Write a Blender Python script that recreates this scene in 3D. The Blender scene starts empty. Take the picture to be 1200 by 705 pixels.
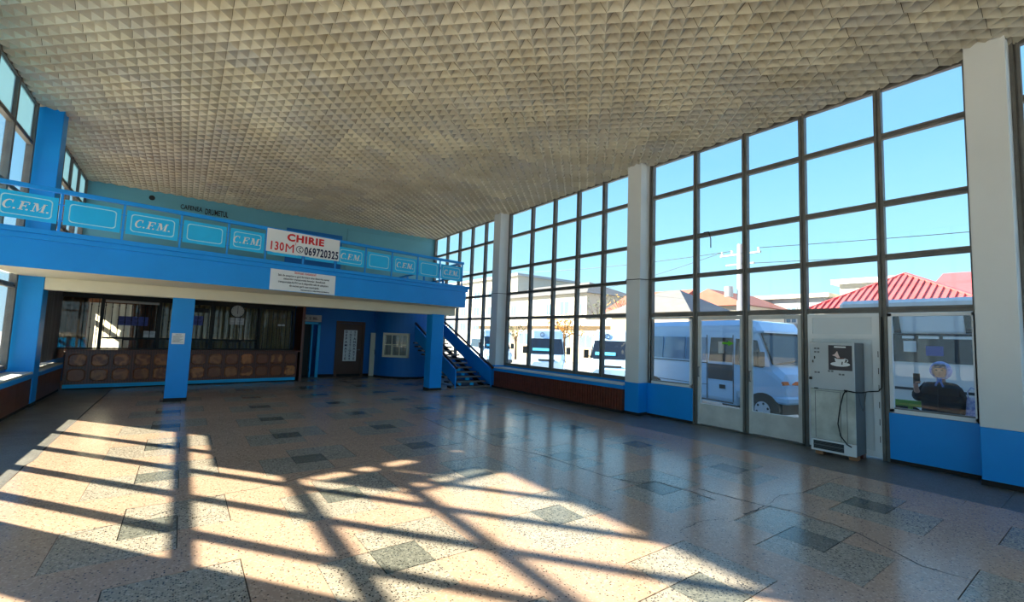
import bpy, bmesh, math, random
from mathutils import Vector, Matrix
random.seed(7)
SC = bpy.context.scene
COL = SC.collection

# ---------------------------------------------------------------- camera
YAW, PITCH, ROLL, FPX = 0.626964, 0.0801668, 0.0360973, 529.07
_f = Vector((math.sin(YAW)*math.cos(PITCH), math.cos(YAW)*math.cos(PITCH), math.sin(PITCH)))
_r = Vector((math.cos(YAW), -math.sin(YAW), 0.0))
_u = _r.cross(_f)
CR = _r*math.cos(ROLL) + _u*math.sin(ROLL)
CU = -_r*math.sin(ROLL) + _u*math.cos(ROLL)
CAMP = Vector((0, 0, 1.6))
cam = bpy.data.cameras.new('camera')
cam.sensor_width = 36.0
cam.lens = FPX/1200.0*36.0
cam.clip_start = 0.05
cam.clip_end = 600
camo = bpy.data.objects.new('camera', cam)
COL.objects.link(camo)
camo.matrix_world = Matrix(((CR.x, CU.x, -_f.x, 0), (CR.y, CU.y, -_f.y, 0), (CR.z, CU.z, -_f.z, 1.6), (0, 0, 0, 1)))
SC.camera = camo

# ---------------------------------------------------------------- light and exposure
SUN_STRENGTH = 20.0
SKY_STRENGTH = 0.9
EXPOSURE = 0.78
SC.view_settings.view_transform = 'Standard'
SC.view_settings.look = 'None'
SC.view_settings.gamma = 1.0
SC.view_settings.use_curve_mapping = False
SC.view_settings.exposure = EXPOSURE

world = bpy.data.worlds.new('world')
SC.world = world
world.use_nodes = True
wn = world.node_tree
wn.nodes.clear()
wo = wn.nodes.new('ShaderNodeOutputWorld')
wb = wn.nodes.new('ShaderNodeBackground')
wt = wn.nodes.new('ShaderNodeTexCoord')
ws = wn.nodes.new('ShaderNodeSeparateXYZ')
wr = wn.nodes.new('ShaderNodeValToRGB')
wn.links.new(wt.outputs['Generated'], ws.inputs[0])
wn.links.new(ws.outputs['Z'], wr.inputs[0])
wn.links.new(wr.outputs[0], wb.inputs['Color'])
wn.links.new(wb.outputs[0], wo.inputs[0])
cr = wr.color_ramp
cr.elements[0].position = 0.0
cr.elements[0].color = (0.62, 0.86, 0.95, 1)
cr.elements[1].position = 0.6
cr.elements[1].color = (0.20, 0.44, 0.88, 1)
e = cr.elements.new(0.18); e.color = (0.36, 0.74, 0.97, 1)
e = cr.elements.new(0.35); e.color = (0.24, 0.58, 0.96, 1)
wb.inputs['Strength'].default_value = SKY_STRENGTH

sun = bpy.data.lights.new('sun', 'SUN')
sun.energy = SUN_STRENGTH
sun.angle = math.radians(0.7)
sun.color = (1.0, 0.88, 0.66)
suno = bpy.data.objects.new('sun', sun)
COL.objects.link(suno)
SUND = Vector((1.0, -1.27, -0.833)).normalized()
suno.rotation_euler = SUND.to_track_quat('-Z', 'Y').to_euler()
suno.location = (-20, 30, 25)

# ---------------------------------------------------------------- materials
def s2l(c):
    return tuple((v/255.0/12.92 if v/255.0 <= 0.04045 else ((v/255.0+0.055)/1.055)**2.4) for v in c) + (1.0,)

def base(name, rgb, rough=0.5, metal=0.0, spec=0.5):
    m = bpy.data.materials.new(name)
    m.use_nodes = True
    b = m.node_tree.nodes['Principled BSDF']
    b.inputs['Base Color'].default_value = s2l(rgb)
    b.inputs['Roughness'].default_value = rough
    b.inputs['Metallic'].default_value = metal
    b.inputs['Specular IOR Level'].default_value = spec
    return m, m.node_tree, b

def mixcol(nt, fac, a, b):
    n = nt.nodes.new('ShaderNodeMix')
    n.data_type = 'RGBA'
    for k, v in ((0, fac), (6, a), (7, b)):
        if isinstance(v, bpy.types.NodeSocket):
            nt.links.new(v, n.inputs[k])
        else:
            n.inputs[k].default_value = v
    return n.outputs[2]

def ramp(nt, src, p0, p1, c0=(0, 0, 0, 1), c1=(1, 1, 1, 1)):
    n = nt.nodes.new('ShaderNodeValToRGB')
    n.color_ramp.elements[0].position = p0
    n.color_ramp.elements[0].color = c0
    n.color_ramp.elements[1].position = p1
    n.color_ramp.elements[1].color = c1
    nt.links.new(src, n.inputs[0])
    return n.outputs[0]

def wpos(nt, scale=(1, 1, 1)):
    g = nt.nodes.new('ShaderNodeNewGeometry')
    m = nt.nodes.new('ShaderNodeMapping')
    m.inputs['Scale'].default_value = scale
    nt.links.new(g.outputs['Position'], m.inputs[0])
    return m.outputs[0]

def noise(nt, vec, scale, detail=4, rough=0.55):
    n = nt.nodes.new('ShaderNodeTexNoise')
    n.inputs['Scale'].default_value = scale
    n.inputs['Detail'].default_value = detail
    n.inputs['Roughness'].default_value = rough
    nt.links.new(vec, n.inputs['Vector'])
    return n.outputs['Fac']

def bump(nt, b, h, strength=0.2, dist=0.01):
    n = nt.nodes.new('ShaderNodeBump')
    n.inputs['Strength'].default_value = strength
    n.inputs['Distance'].default_value = dist
    nt.links.new(h, n.inputs['Height'])
    nt.links.new(n.outputs[0], b.inputs['Normal'])

def paint(name, rgb, rough=0.5, var=0.12, scale=3.0, bumpy=0.08, spec=0.4, dark=None):
    """painted surface with slight patchiness"""
    m, nt, b = base(name, rgb, rough, 0, spec)
    v = wpos(nt)
    f = ramp(nt, noise(nt, v, scale, 5), 0.3, 0.75)
    c = s2l(rgb)
    d = s2l(dark) if dark else tuple(x*(1-var) for x in c[:3]) + (1,)
    nt.links.new(mixcol(nt, f, c, d), b.inputs['Base Color'])
    bump(nt, b, noise(nt, v, 28, 3), bumpy, 0.01)
    return m

def wood(name, c0, c1, scale=(1, 1, 1), rough=0.4, dist=6.0):
    m, nt, b = base(name, c0, rough)
    v = wpos(nt, scale)
    n = nt.nodes.new('ShaderNodeTexWave')
    n.inputs['Scale'].default_value = 3.0
    n.inputs['Distortion'].default_value = dist
    n.inputs['Detail'].default_value = 3
    nt.links.new(v, n.inputs['Vector'])
    nt.links.new(mixcol(nt, n.outputs['Fac'], s2l(c0), s2l(c1)), b.inputs['Base Color'])
    return m

def terrazzo(name, c_base, c_dark, c_light, dens, rough=0.16):
    m, nt, b = base(name, c_base, rough, 0, 0.5)
    v = wpos(nt)
    vo = nt.nodes.new('ShaderNodeTexVoronoi')
    vo.inputs['Scale'].default_value = 78
    nt.links.new(v, vo.inputs['Vector'])
    se = nt.nodes.new('ShaderNodeSeparateColor')
    nt.links.new(vo.outputs['Color'], se.inputs[0])
    big = noise(nt, v, 0.9, 4)
    col = mixcol(nt, ramp(nt, big, 0.3, 0.75), s2l(c_base), tuple(x*0.80 for x in s2l(c_base)[:3])+(1,))
    chipd = ramp(nt, se.outputs[0], 1-dens, 1-dens+0.02)
    edge = ramp(nt, vo.outputs['Distance'], 0.35, 0.55, (1, 1, 1, 1), (0, 0, 0, 1))
    mu = nt.nodes.new('ShaderNodeMath'); mu.operation = 'MULTIPLY'
    nt.links.new(chipd, mu.inputs[0]); nt.links.new(edge, mu.inputs[1])
    col = mixcol(nt, mu.outputs[0], col, s2l(c_dark))
    chipl = ramp(nt, se.outputs[1], 0.80, 0.84)
    mu2 = nt.nodes.new('ShaderNodeMath'); mu2.operation = 'MULTIPLY'
    nt.links.new(chipl, mu2.inputs[0]); mu2.inputs[1].default_value = 0.55
    col = mixcol(nt, mu2.outputs[0], col, s2l(c_light))
    nt.links.new(col, b.inputs['Base Color'])
    rr = nt.nodes.new('ShaderNodeMapRange')
    rr.inputs['To Min'].default_value = rough*0.7
    rr.inputs['To Max'].default_value = rough*1.7
    nt.links.new(noise(nt, v, 2.2, 6), rr.inputs[0])
    nt.links.new(rr.outputs[0], b.inputs['Roughness'])
    bump(nt, b, noise(nt, v, 5, 4), 0.05, 0.02)
    return m

def glass(name, tint=(0.93, 0.96, 0.97), refl=0.8, haze=0.03):
    m = bpy.data.materials.new(name)
    m.use_nodes = True
    nt = m.node_tree
    nt.nodes.clear()
    o = nt.nodes.new('ShaderNodeOutputMaterial')
    t = nt.nodes.new('ShaderNodeBsdfTransparent'); t.inputs[0].default_value = tint + (1,)
    g = nt.nodes.new('ShaderNodeBsdfGlossy'); g.inputs['Roughness'].default_value = 0.0
    d = nt.nodes.new('ShaderNodeBsdfDiffuse'); d.inputs[0].default_value = (0.8, 0.85, 0.85, 1)
    mh = nt.nodes.new('ShaderNodeMixShader'); mh.inputs[0].default_value = haze
    nt.links.new(t.outputs[0], mh.inputs[1]); nt.links.new(d.outputs[0], mh.inputs[2])
    g_ = nt.nodes.new('ShaderNodeNewGeometry')
    dt = nt.nodes.new('ShaderNodeVectorMath'); dt.operation = 'DOT_PRODUCT'
    nt.links.new(g_.outputs['Normal'], dt.inputs[0]); nt.links.new(g_.outputs['Incoming'], dt.inputs[1])
    def mth(op, a, b=None):
        n = nt.nodes.new('ShaderNodeMath'); n.operation = op
        for k, v in ((0, a), (1, b)):
            if v is None: continue
            if isinstance(v, (int, float)): n.inputs[k].default_value = v
            else: nt.links.new(v, n.inputs[k])
        return n.outputs[0]
    # Schlick reflectance, the same from both sides of the thin pane
    c_ = mth('ABSOLUTE', dt.outputs['Value'])
    p5 = mth('POWER', mth('SUBTRACT', 1.0, c_), 5.0)
    rf_ = mth('ADD', 0.035, mth('MULTIPLY', p5, 0.9))
    mu_out = mth('MULTIPLY', rf_, refl)
    mx = nt.nodes.new('ShaderNodeMixShader')
    nt.links.new(mu_out, mx.inputs[0]); nt.links.new(mh.outputs[0], mx.inputs[1]); nt.links.new(g.outputs[0], mx.inputs[2])
    nt.links.new(mx.outputs[0], o.inputs[0])
    return m

M = {}
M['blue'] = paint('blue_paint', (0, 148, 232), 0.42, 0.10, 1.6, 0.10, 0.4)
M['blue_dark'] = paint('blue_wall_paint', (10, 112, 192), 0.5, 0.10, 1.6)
M['cyan'] = paint('cyan_panel_paint', (18, 186, 242), 0.4, 0.08, 2.5)
M['cyan_wall'] = paint('pale_cyan_wall_paint', (104, 172, 192), 0.6, 0.12, 1.2)
M['cyan_line'] = paint('pale_cyan_line_paint', (170, 226, 240), 0.5, 0.03)
M['letter_white'] = paint('white_lettering', (226, 226, 222), 0.5, 0.04)
M['white'] = paint('white_wall_paint', (218, 222, 222), 0.6, 0.07, 1.5, 0.15)
M['cream'] = paint('cream_beam_paint', (226, 220, 196), 0.6, 0.06)
M['frame'] = paint('grey_window_paint', (112, 110, 105), 0.45, 0.30, 6.0, 0.1)
M['frame_dark'] = paint('window_groove', (46, 44, 42), 0.6, 0.2, 6.0)
M['door_white'] = paint('worn_white_door_paint', (214, 216, 212), 0.5, 0.25, 4.0, 0.15)
M['pvc'] = paint('white_plastic', (226, 230, 232), 0.35, 0.04)
M['panel_grey'] = paint('pale_grey_panel', (214, 222, 226), 0.4, 0.05)
M['slat'] = wood('brown_slat_wood', (124, 62, 44), (92, 44, 32), (0.6, 6, 6), 0.35, 2.0)
M['dado_brown'] = wood('brown_dado_board', (108, 62, 44), (84, 46, 32), (1, 1, 5), 0.4, 2.0)
M['sill'] = paint('pale_sill_paint', (206, 204, 196), 0.5, 0.1)
M['black'] = base('black', (16, 16, 17), 0.55)[0]
M['rubber'] = base('black_rubber', (24, 24, 25), 0.75)[0]
M['joint'] = base('dark_floor_joint', (38, 34, 31), 0.9)[0]
M['ter_pink'] = terrazzo('pink_terrazzo', (180, 152, 132), (58, 46, 40), (206, 180, 158), 0.13)
M['ter_light'] = terrazzo('grey_speckled_terrazzo', (160, 151, 138), (40, 37, 35), (194, 184, 170), 0.36)
M['ter_dark'] = terrazzo('dark_terrazzo', (108, 109, 102), (44, 46, 44), (140, 140, 130), 0.40)
M['ter_border'] = terrazzo('grey_border_terrazzo', (104, 102, 98), (52, 50, 48), (132, 130, 124), 0.16, 0.30)
M['glass'] = glass('window_glass', (0.95, 0.97, 0.975), 0.8, 0.018)
M['glass_dirty'] = glass('dusty_window_glass', (0.93, 0.95, 0.96), 0.8, 0.035)
def frosted(name, rgb):
    m = bpy.data.materials.new(name); m.use_nodes = True
    nt = m.node_tree; nt.nodes.clear()
    o = nt.nodes.new('ShaderNodeOutputMaterial')
    t = nt.nodes.new('ShaderNodeBsdfTranslucent'); t.inputs[0].default_value = s2l(rgb)
    d = nt.nodes.new('ShaderNodeBsdfDiffuse'); d.inputs[0].default_value = s2l(rgb)
    mx = nt.nodes.new('ShaderNodeMixShader'); mx.inputs[0].default_value = 0.55
    nt.links.new(t.outputs[0], mx.inputs[1]); nt.links.new(d.outputs[0], mx.inputs[2]); nt.links.new(mx.outputs[0], o.inputs[0])
    return m
M['glass_frosted'] = frosted('frosted_blue_glass', (172, 204, 216))
M['glass_office'] = glass('office_glass', (0.94, 0.94, 0.92), 0.7, 0.01)
M['metal'] = base('grey_steel', (120, 122, 122), 0.4, 0.6)[0]
M['steel_dark'] = base('dark_steel_bar', (34, 32, 30), 0.5, 0.4)[0]
M['paper'] = paint('white_paper', (224, 226, 226), 0.7, 0.03)
M['paper_blue'] = paint('blue_printed_paper', (98, 104, 176), 0.7, 0.2, 14)
M['ink'] = base('dark_ink', (28, 30, 36), 0.7)[0]
M['ink_navy'] = base('navy_ink', (22, 30, 72), 0.6)[0]
M['ink_red'] = base('red_ink', (204, 34, 40), 0.6)[0]
M['ink_green'] = base('green_print', (96, 190, 30), 0.6)[0]
M['banner'] = paint('white_banner_sheet', (228, 230, 230), 0.5, 0.03)
M['door_wood'] = wood('brown_door_wood', (96, 58, 40), (66, 38, 26), (4, 4, 0.5), 0.45, 2.0)
M['rail_wood'] = wood('dark_handrail_wood', (76, 44, 34), (50, 28, 22), (3, 1, 3), 0.3, 2.0)
M['tread'] = paint('dark_brown_stair_tread', (64, 50, 44), 0.4, 0.2, 6)
M['tread_edge'] = base('pale_tread_nosing', (150, 142, 134), 0.4, 0.3)[0]  # paler than the tread it edges
M['curtain'] = None
M['asphalt'] = paint('pale_concrete_yard', (186, 180, 168), 0.9, 0.25, 0.8, 0.3)
M['pavement'] = paint('pale_pavement', (184, 180, 172), 0.85, 0.2, 1.2, 0.2)

def curtain_mat(name, c0, c1, transl=0.0):
    m, nt, b = base(name, c0, 0.85, 0, 0.1)
    v = wpos(nt, (9, 9, 0.25))
    nt.links.new(mixcol(nt, ramp(nt, noise(nt, v, 1.6, 3), 0.3, 0.7), s2l(c0), s2l(c1)), b.inputs['Base Color'])
    if transl:
        t = nt.nodes.new('ShaderNodeBsdfTranslucent'); t.inputs[0].default_value = s2l(c0)
        mx = nt.nodes.new('ShaderNodeMixShader'); mx.inputs[0].default_value = transl
        o = nt.nodes['Material Output']
        nt.links.new(b.outputs[0], mx.inputs[1]); nt.links.new(t.outputs[0], mx.inputs[2]); nt.links.new(mx.outputs[0], o.inputs[0])
    return m
M['curtain'] = curtain_mat('olive_brown_curtain', (150, 134, 96), (102, 88, 64))
M['curtain_red'] = curtain_mat('red_brown_curtain', (128, 88, 66), (88, 60, 46))
M['curtain_white'] = curtain_mat('white_thin_curtain', (238, 234, 218), (214, 208, 190), 0.6)
M['curtain_grey'] = curtain_mat('grey_blind', (120, 120, 124), (92, 92, 98))

def burl_mat():
    m, nt, b = base('burl_veneer', (140, 78, 42), 0.32)
    v = wpos(nt)
    oi = nt.nodes.new('ShaderNodeObjectInfo')
    ad = nt.nodes.new('ShaderNodeVectorMath'); ad.operation = 'ADD'
    nt.links.new(v, ad.inputs[0]); nt.links.new(oi.outputs['Random'], ad.inputs[1])
    w = nt.nodes.new('ShaderNodeTexWave')
    w.wave_type = 'RINGS'
    w.inputs['Scale'].default_value = 4.0; w.inputs['Distortion'].default_value = 9.0; w.inputs['Detail'].default_value = 3
    nt.links.new(ad.outputs[0], w.inputs['Vector'])
    c = mixcol(nt, w.outputs['Fac'], s2l((122, 62, 32)), s2l((206, 128, 70)))
    nt.links.new(mixcol(nt, ramp(nt, oi.outputs['Random'], 0.0, 2.0), c, s2l((134, 74, 42))), b.inputs['Base Color'])
    return m
M['burl'] = burl_mat()
M['counter_wood'] = wood('counter_frame_wood', (118, 60, 40), (86, 42, 28), (2, 2, 6), 0.35, 2.0)

def ceiling_mat():
    m, nt, b = base('cream_plaster_ceiling', (206, 198, 174), 0.75, 0, 0.2)
    oi = nt.nodes.new('ShaderNodeObjectInfo')
    g = nt.nodes.new('ShaderNodeNewGeometry')
    ad = nt.nodes.new('ShaderNodeMath'); ad.operation = 'ADD'
    nt.links.new(oi.outputs['Random'], ad.inputs[0]); nt.links.new(g.outputs['Random Per Island'], ad.inputs[1])
    fr = nt.nodes.new('ShaderNodeMath'); fr.operation = 'FRACT'
    nt.links.new(ad.outputs[0], fr.inputs[0])
    c = mixcol(nt, fr.outputs[0], s2l((216, 211, 188)), s2l((186, 185, 176)))
    n1 = ramp(nt, noise(nt, wpos(nt), 1.3, 4), 0.35, 0.75)
    c = mixcol(nt, n1, c, s2l((182, 175, 152)))
    nt.links.new(c, b.inputs['Base Color'])
    return m
M['ceiling'] = ceiling_mat()
M['ceil_joint'] = base('dark_ceiling_void', (44, 40, 34), 0.9)[0]
M['roof_under'] = paint('eave_paint', (190, 186, 176), 0.7, 0.1)

# ---------------------------------------------------------------- mesh helpers
class MB:
    def __init__(s):
        s.v = []; s.f = []
    def add(s, vs, fs):
        o = len(s.v)
        s.v += [tuple(p) for p in vs]
        s.f += [tuple(i+o for i in f) for f in fs]
        return s
    def box(s, x0, x1, y0, y1, z0, z1):
        return s.add([(x0, y0, z0), (x1, y0, z0), (x1, y1, z0), (x0, y1, z0), (x0, y0, z1), (x1, y0, z1), (x1, y1, z1), (x0, y1, z1)],
                     [(0, 3, 2, 1), (4, 5, 6, 7), (0, 1, 5, 4), (1, 2, 6, 5), (2, 3, 7, 6), (3, 0, 4, 7)])
    def bar(s, p, q, w, h, up=(0, 0, 1)):
        """box-section bar from p to q"""
        p, q = Vector(p), Vector(q); d = (q-p).normalized(); up = Vector(up)
        a = d.cross(up)
        if a.length < 1e-5: a = d.cross(Vector((1, 0, 0)))
        a.normalize(); b = a.cross(d).normalized()
        a *= w/2; b *= h/2
        vs = [p-a-b, p+a-b, p+a+b, p-a+b, q-a-b, q+a-b, q+a+b, q-a+b]
        return s.add(vs, [(0, 1, 2, 3), (4, 7, 6, 5), (0, 4, 5, 1), (1, 5, 6, 2), (2, 6, 7, 3), (3, 7, 4, 0)])
    def cyl(s, p, q, r, n=10, r2=None):
        p, q = Vector(p), Vector(q); d = (q-p).normalized(); r2 = r if r2 is None else r2
        a = d.orthogonal().normalized(); b = d.cross(a)
        vs = []
        for c, rr in ((p, r), (q, r2)):
            for i in range(n):
                t = 2*math.pi*i/n
                vs.append(c + a*math.cos(t)*rr + b*math.sin(t)*rr)
        fs = [(i, (i+1) % n, n+(i+1) % n, n+i) for i in range(n)]
        fs += [tuple(range(n-1, -1, -1)), tuple(range(n, 2*n))]
        return s.add(vs, fs)
    def tube(s, pts, r, n=6):
        pts = [Vector(p) for p in pts]
        rings = []
        for i, p in enumerate(pts):
            d = (pts[min(i+1, len(pts)-1)] - pts[max(i-1, 0)]).normalized()
            a = d.cross(Vector((0.31, 0.17, 0.93)))
            if a.length < 1e-4: a = d.orthogonal()
            a.normalize(); b = d.cross(a)
            rings.append([p + a*math.cos(2*math.pi*k/n)*r + b*math.sin(2*math.pi*k/n)*r for k in range(n)])
        vs = [q for g in rings for q in g]
        fs = []
        for i in range(len(pts)-1):
            for k in range(n):
                fs.append((i*n+k, i*n+(k+1) % n, (i+1)*n+(k+1) % n, (i+1)*n+k))
        fs += [tuple(range(n-1, -1, -1)), tuple(range((len(pts)-1)*n, len(pts)*n))]
        return s.add(vs, fs)
    def prism(s, poly, a, b, plane='xz'):
        """polygon extruded from a to b along the axis missing in plane"""
        n = len(poly)
        def P(p, t):
            return {'xz': (p[0], t, p[1]), 'yz': (t, p[0], p[1]), 'xy': (p[0], p[1], t)}[plane]
        vs = [P(p, a) for p in poly] + [P(p, b) for p in poly]
        fs = [tuple(range(n)), tuple(range(2*n-1, n-1, -1))]
        fs += [(i, n+i, n+(i+1) % n, (i+1) % n) for i in range(n)]
        return s.add(vs, fs)
    def sphere(s, c, r, nu=10, nv=7, sc=(1, 1, 1)):
        vs = [(c[0], c[1], c[2]+r*sc[2])]
        for j in range(1, nv):
            t = math.pi*j/nv
            for i in range(nu):
                p = 2*math.pi*i/nu
                vs.append((c[0]+r*sc[0]*math.sin(t)*math.cos(p), c[1]+r*sc[1]*math.sin(t)*math.sin(p), c[2]+r*sc[2]*math.cos(t)))
        vs.append((c[0], c[1], c[2]-r*sc[2]))
        fs = [(0, 1+i, 1+(i+1) % nu) for i in range(nu)]
        for j in range(nv-2):
            for i in range(nu):
                a = 1+j*nu
                fs.append((a+i, a+nu+i, a+nu+(i+1) % nu, a+(i+1) % nu))
        l = len(vs)-1; a = 1+(nv-2)*nu
        fs += [(l, a+(i+1) % nu, a+i) for i in range(nu)]
        return s.add(vs, fs)
    def build(s, name, mat, parent=None, local=False, bevel=0.0, smooth=False, fix=True):
        off = Vector((0, 0, 0))
        if parent is not None and not local:
            p = parent
            while p is not None:
                off += p.location; p = p.parent
        me = bpy.data.meshes.new(name)
        me.from_pydata([tuple(Vector(v)-off) for v in s.v], [], s.f)
        if fix or bevel:
            bm = bmesh.new(); bm.from_mesh(me)
            if fix:
                bmesh.ops.recalc_face_normals(bm, faces=bm.faces)
            if bevel:
                bmesh.ops.bevel(bm, geom=[e for e in bm.edges if e.is_manifold and e.calc_face_angle(0) > 0.5], offset=bevel, segments=1, affect='EDGES')
            bm.to_mesh(me); bm.free()
        me.materials.append(M[mat] if isinstance(mat, str) else mat)
        if smooth:
            for p in me.polygons: p.use_smooth = True
        o = bpy.data.objects.new(name, me)
        COL.objects.link(o)
        if parent is not None: o.parent = parent
        return o

def tag(o, label=None, cat=None, group=None, kind=None):
    if label: o['label'] = label
    if cat: o['category'] = cat
    if group: o['group'] = group
    if kind: o['kind'] = kind
    return o

def thing(name, loc=(0, 0, 0), label=None, cat=None, group=None, kind=None, rz=0.0):
    o = bpy.data.objects.new(name, None)
    o.empty_display_size = 0.2
    COL.objects.link(o)
    o.location = loc
    o.rotation_euler = (0, 0, rz)
    return tag(o, label, cat, group, kind)

def struct(o, label, cat):
    return tag(o, label, cat, None, 'structure')

def copy_tree(o, parent=None):
    c = o.copy(); COL.objects.link(c); c.parent = parent
    for ch in list(o.children): copy_tree(ch, c)
    return c

def text(s, size, loc, right, normal, mat, parent, name='lettering', align='CENTER', bold=0.0, shear=0.0, sx=1.0, spacing=1.0, line=1.0, depth=0.002, fit=None):
    cu = bpy.data.curves.new('t', 'FONT')
    cu.body = s; cu.size = size; cu.align_x = align; cu.align_y = 'CENTER'
    cu.offset = bold; cu.shear = shear; cu.extrude = depth; cu.resolution_u = 3
    cu.space_character = spacing; cu.space_line = line
    to = bpy.data.objects.new('t', cu)
    COL.objects.link(to)
    bpy.context.view_layer.update()
    dg = bpy.context.evaluated_depsgraph_get()
    me = bpy.data.meshes.new_from_object(to.evaluated_get(dg))
    bpy.data.objects.remove(to)
    bpy.data.curves.remove(cu)
    r = Vector(right).normalized(); n = Vector(normal).normalized(); u = n.cross(r)
    mt = Matrix(((r.x*sx, u.x, n.x, loc[0]), (r.y*sx, u.y, n.y, loc[1]), (r.z*sx, u.z, n.z, loc[2]), (0, 0, 0, 1)))
    off = Vector((0, 0, 0)); p = parent
    while p is not None:
        off += p.location; p = p.parent
    if fit:
        xs_ = [v.co.x for v in me.vertices]; ys_ = [v.co.y for v in me.vertices]
        cx_, cy_ = (min(xs_)+max(xs_))/2, (min(ys_)+max(ys_))/2
        me.transform(Matrix.Diagonal((fit[0]/(max(xs_)-min(xs_)), fit[1]/(max(ys_)-min(ys_)), 1, 1)) @ Matrix.Translation((-cx_, -cy_, 0)))
    me.transform(Matrix.Translation(-off) @ mt)
    me.materials.clear(); me.materials.append(M[mat])
    o = bpy.data.objects.new(name, me)
    COL.objects.link(o); o.parent = parent
    return o

def px_of(p):
    """image position of a world point, used only to rank pieces by size"""
    q = Vector(p)-CAMP; z = q.dot(_f)
    if z < 0.1: return None
    return (600+FPX*q.dot(CR)/z, 352.5-FPX*q.dot(CU)/z, z)

# ---------------------------------------------------------------- dimensions (metres; X across, Y along the hall)
XL, XR = -2.54, 8.47          # glazing planes
XPL, XPR = -2.16, 8.12        # inner faces of the pillars
YB, YF = 17.4, -4.6           # end walls
ZC = 5.72                     # ceiling base
U = 0.36                      # floor tile unit
ROWS = [0.74, 2.21, 3.0, 3.82, 4.87, 5.64]
EX, EY0, ES = 1.0, 10.38, 0.158   # balcony front: Y = EY0 + ES*X
def bal(x, out=0.0):
    """point on the balcony front line, moved outward (towards the hall)"""
    k = math.hypot(1, ES)
    return (x + ES/k*out, EY0+ES*x - out/k)
BR = Vector((1, ES, 0)).normalized(); BN = Vector((ES, -1, 0)).normalized()

def skew(mb, x0, x1, z0, z1, o0, o1, f=bal):
    a, b, c, d = f(x0, o0), f(x1, o0), f(x1, o1), f(x0, o1)
    vs = [(*a, z0), (*b, z0), (*c, z0), (*d, z0), (*a, z1), (*b, z1), (*c, z1), (*d, z1)]
    return mb.add(vs, [(0, 3, 2, 1), (4, 5, 6, 7), (0, 1, 5, 4), (1, 2, 6, 5), (2, 3, 7, 6), (3, 0, 4, 7)])

# ================================================================ FLOOR
floor = MB().box(XL, XR+0.1, YF, YB, -0.3, -0.012).build('floor', 'joint')
struct(floor, 'polished terrazzo hall floor of pink field with grey and dark square inlays', 'floor')
BX0, BX1 = -1.28, 7.08
P_X, P_Y = 1.4985, 1.484
OX = [0.865+P_X*k for k in range(-1, 4)]
OY = [1.155+P_Y*k for k in range(-1, 9)]
G = 0.0035
def rects(mb, lst):
    for (x0, x1, y0, y1) in lst:
        mb.box(x0, x1, y0, y1, -0.012, 0.0)
    return mb
def tile_poly(pts):
    return MB().prism(pts, -0.012, 0.0, 'xy')
# prototypes in local coordinates, shared by every copy
def proto_dark():
    return tile_poly([(U+G, U+G), (2*U-G, U+G), (2*U-G, 2*U-G), (U+G, 2*U-G)])
def proto_low():
    return tile_poly([(G, G), (2*U-G, G), (2*U-G, U-G), (U-G, U-G), (U-G, 2*U-G), (G, 2*U-G)])
def proto_up():
    return tile_poly([(2*U+G, U+G), (3*U-G, U+G), (3*U-G, 3*U-G), (U+G, 3*U-G), (U+G, 2*U+G), (2*U+G, 2*U+G)])
def proto_field():
    m = MB()
    A, B, C, D, E_, F_ = 0, U, 2*U, 3*U, P_X, P_Y
    rects(m, [(C+G, D, A, B-G), (A, B-G, C+G, D), (D+G, E_, A, F_), (A, D+G, D+G, F_)])
    # small corner fillings that close the ring
    rects(m, [(D, D+G, A, B-G), (A, B-G, D, D+G)])
    return m
protos = {}
for nm, fn, mt in (('dark_inlay_tile', proto_dark, 'ter_dark'), ('light_corner_tile', proto_low, 'ter_light'),
                   ('light_inner_tile', proto_up, 'ter_light'), ('field_tile', proto_field, 'ter_pink')):
    o = fn().build(nm, mt, floor, local=True)
    protos[nm] = o
first = True
for ox in OX:
    for oy in OY:
        for nm, o in protos.items():
            if first:
                c = o
            else:
                c = o.copy(); COL.objects.link(c); c.parent = floor
            dz = random.uniform(-0.0012, 0.0004)
            c.location = (ox, oy, dz if nm != 'field_tile' else 0)
        first = False
y0f, y1f = OY[0], OY[-1]+P_Y
xl, xr = OX[0], OX[-1]+P_X
for i, oy in enumerate(OY):
    MB().box(BX0+G, xl-G*0, oy, oy+P_Y-G, -0.012, 0.0).build('field_strip', 'ter_pink', floor)
    MB().box(xr, BX1-G, oy, oy+P_Y-G, -0.012, 0.0).build('field_strip', 'ter_pink', floor)
MB().box(BX0+G, BX1-G, YF, y0f-G, -0.012, 0.0).build('field_slab', 'ter_pink', floor)
MB().box(BX0+G, BX1-G, y1f+G, YB, -0.012, 0.0).build('field_slab', 'ter_pink', floor)
for k in range(8):
    a = YF+k*(YB-YF)/8; b = YF+(k+1)*(YB-YF)/8
    MB().box(XL, BX0-0.004, a+0.002, b-0.002, -0.012, -0.002).build('border_slab', 'ter_border', floor)
    MB().box(BX1+0.004, XR+0.1, a+0.002, b-0.002, -0.012, -0.002).build('border_slab', 'ter_border', floor)
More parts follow.
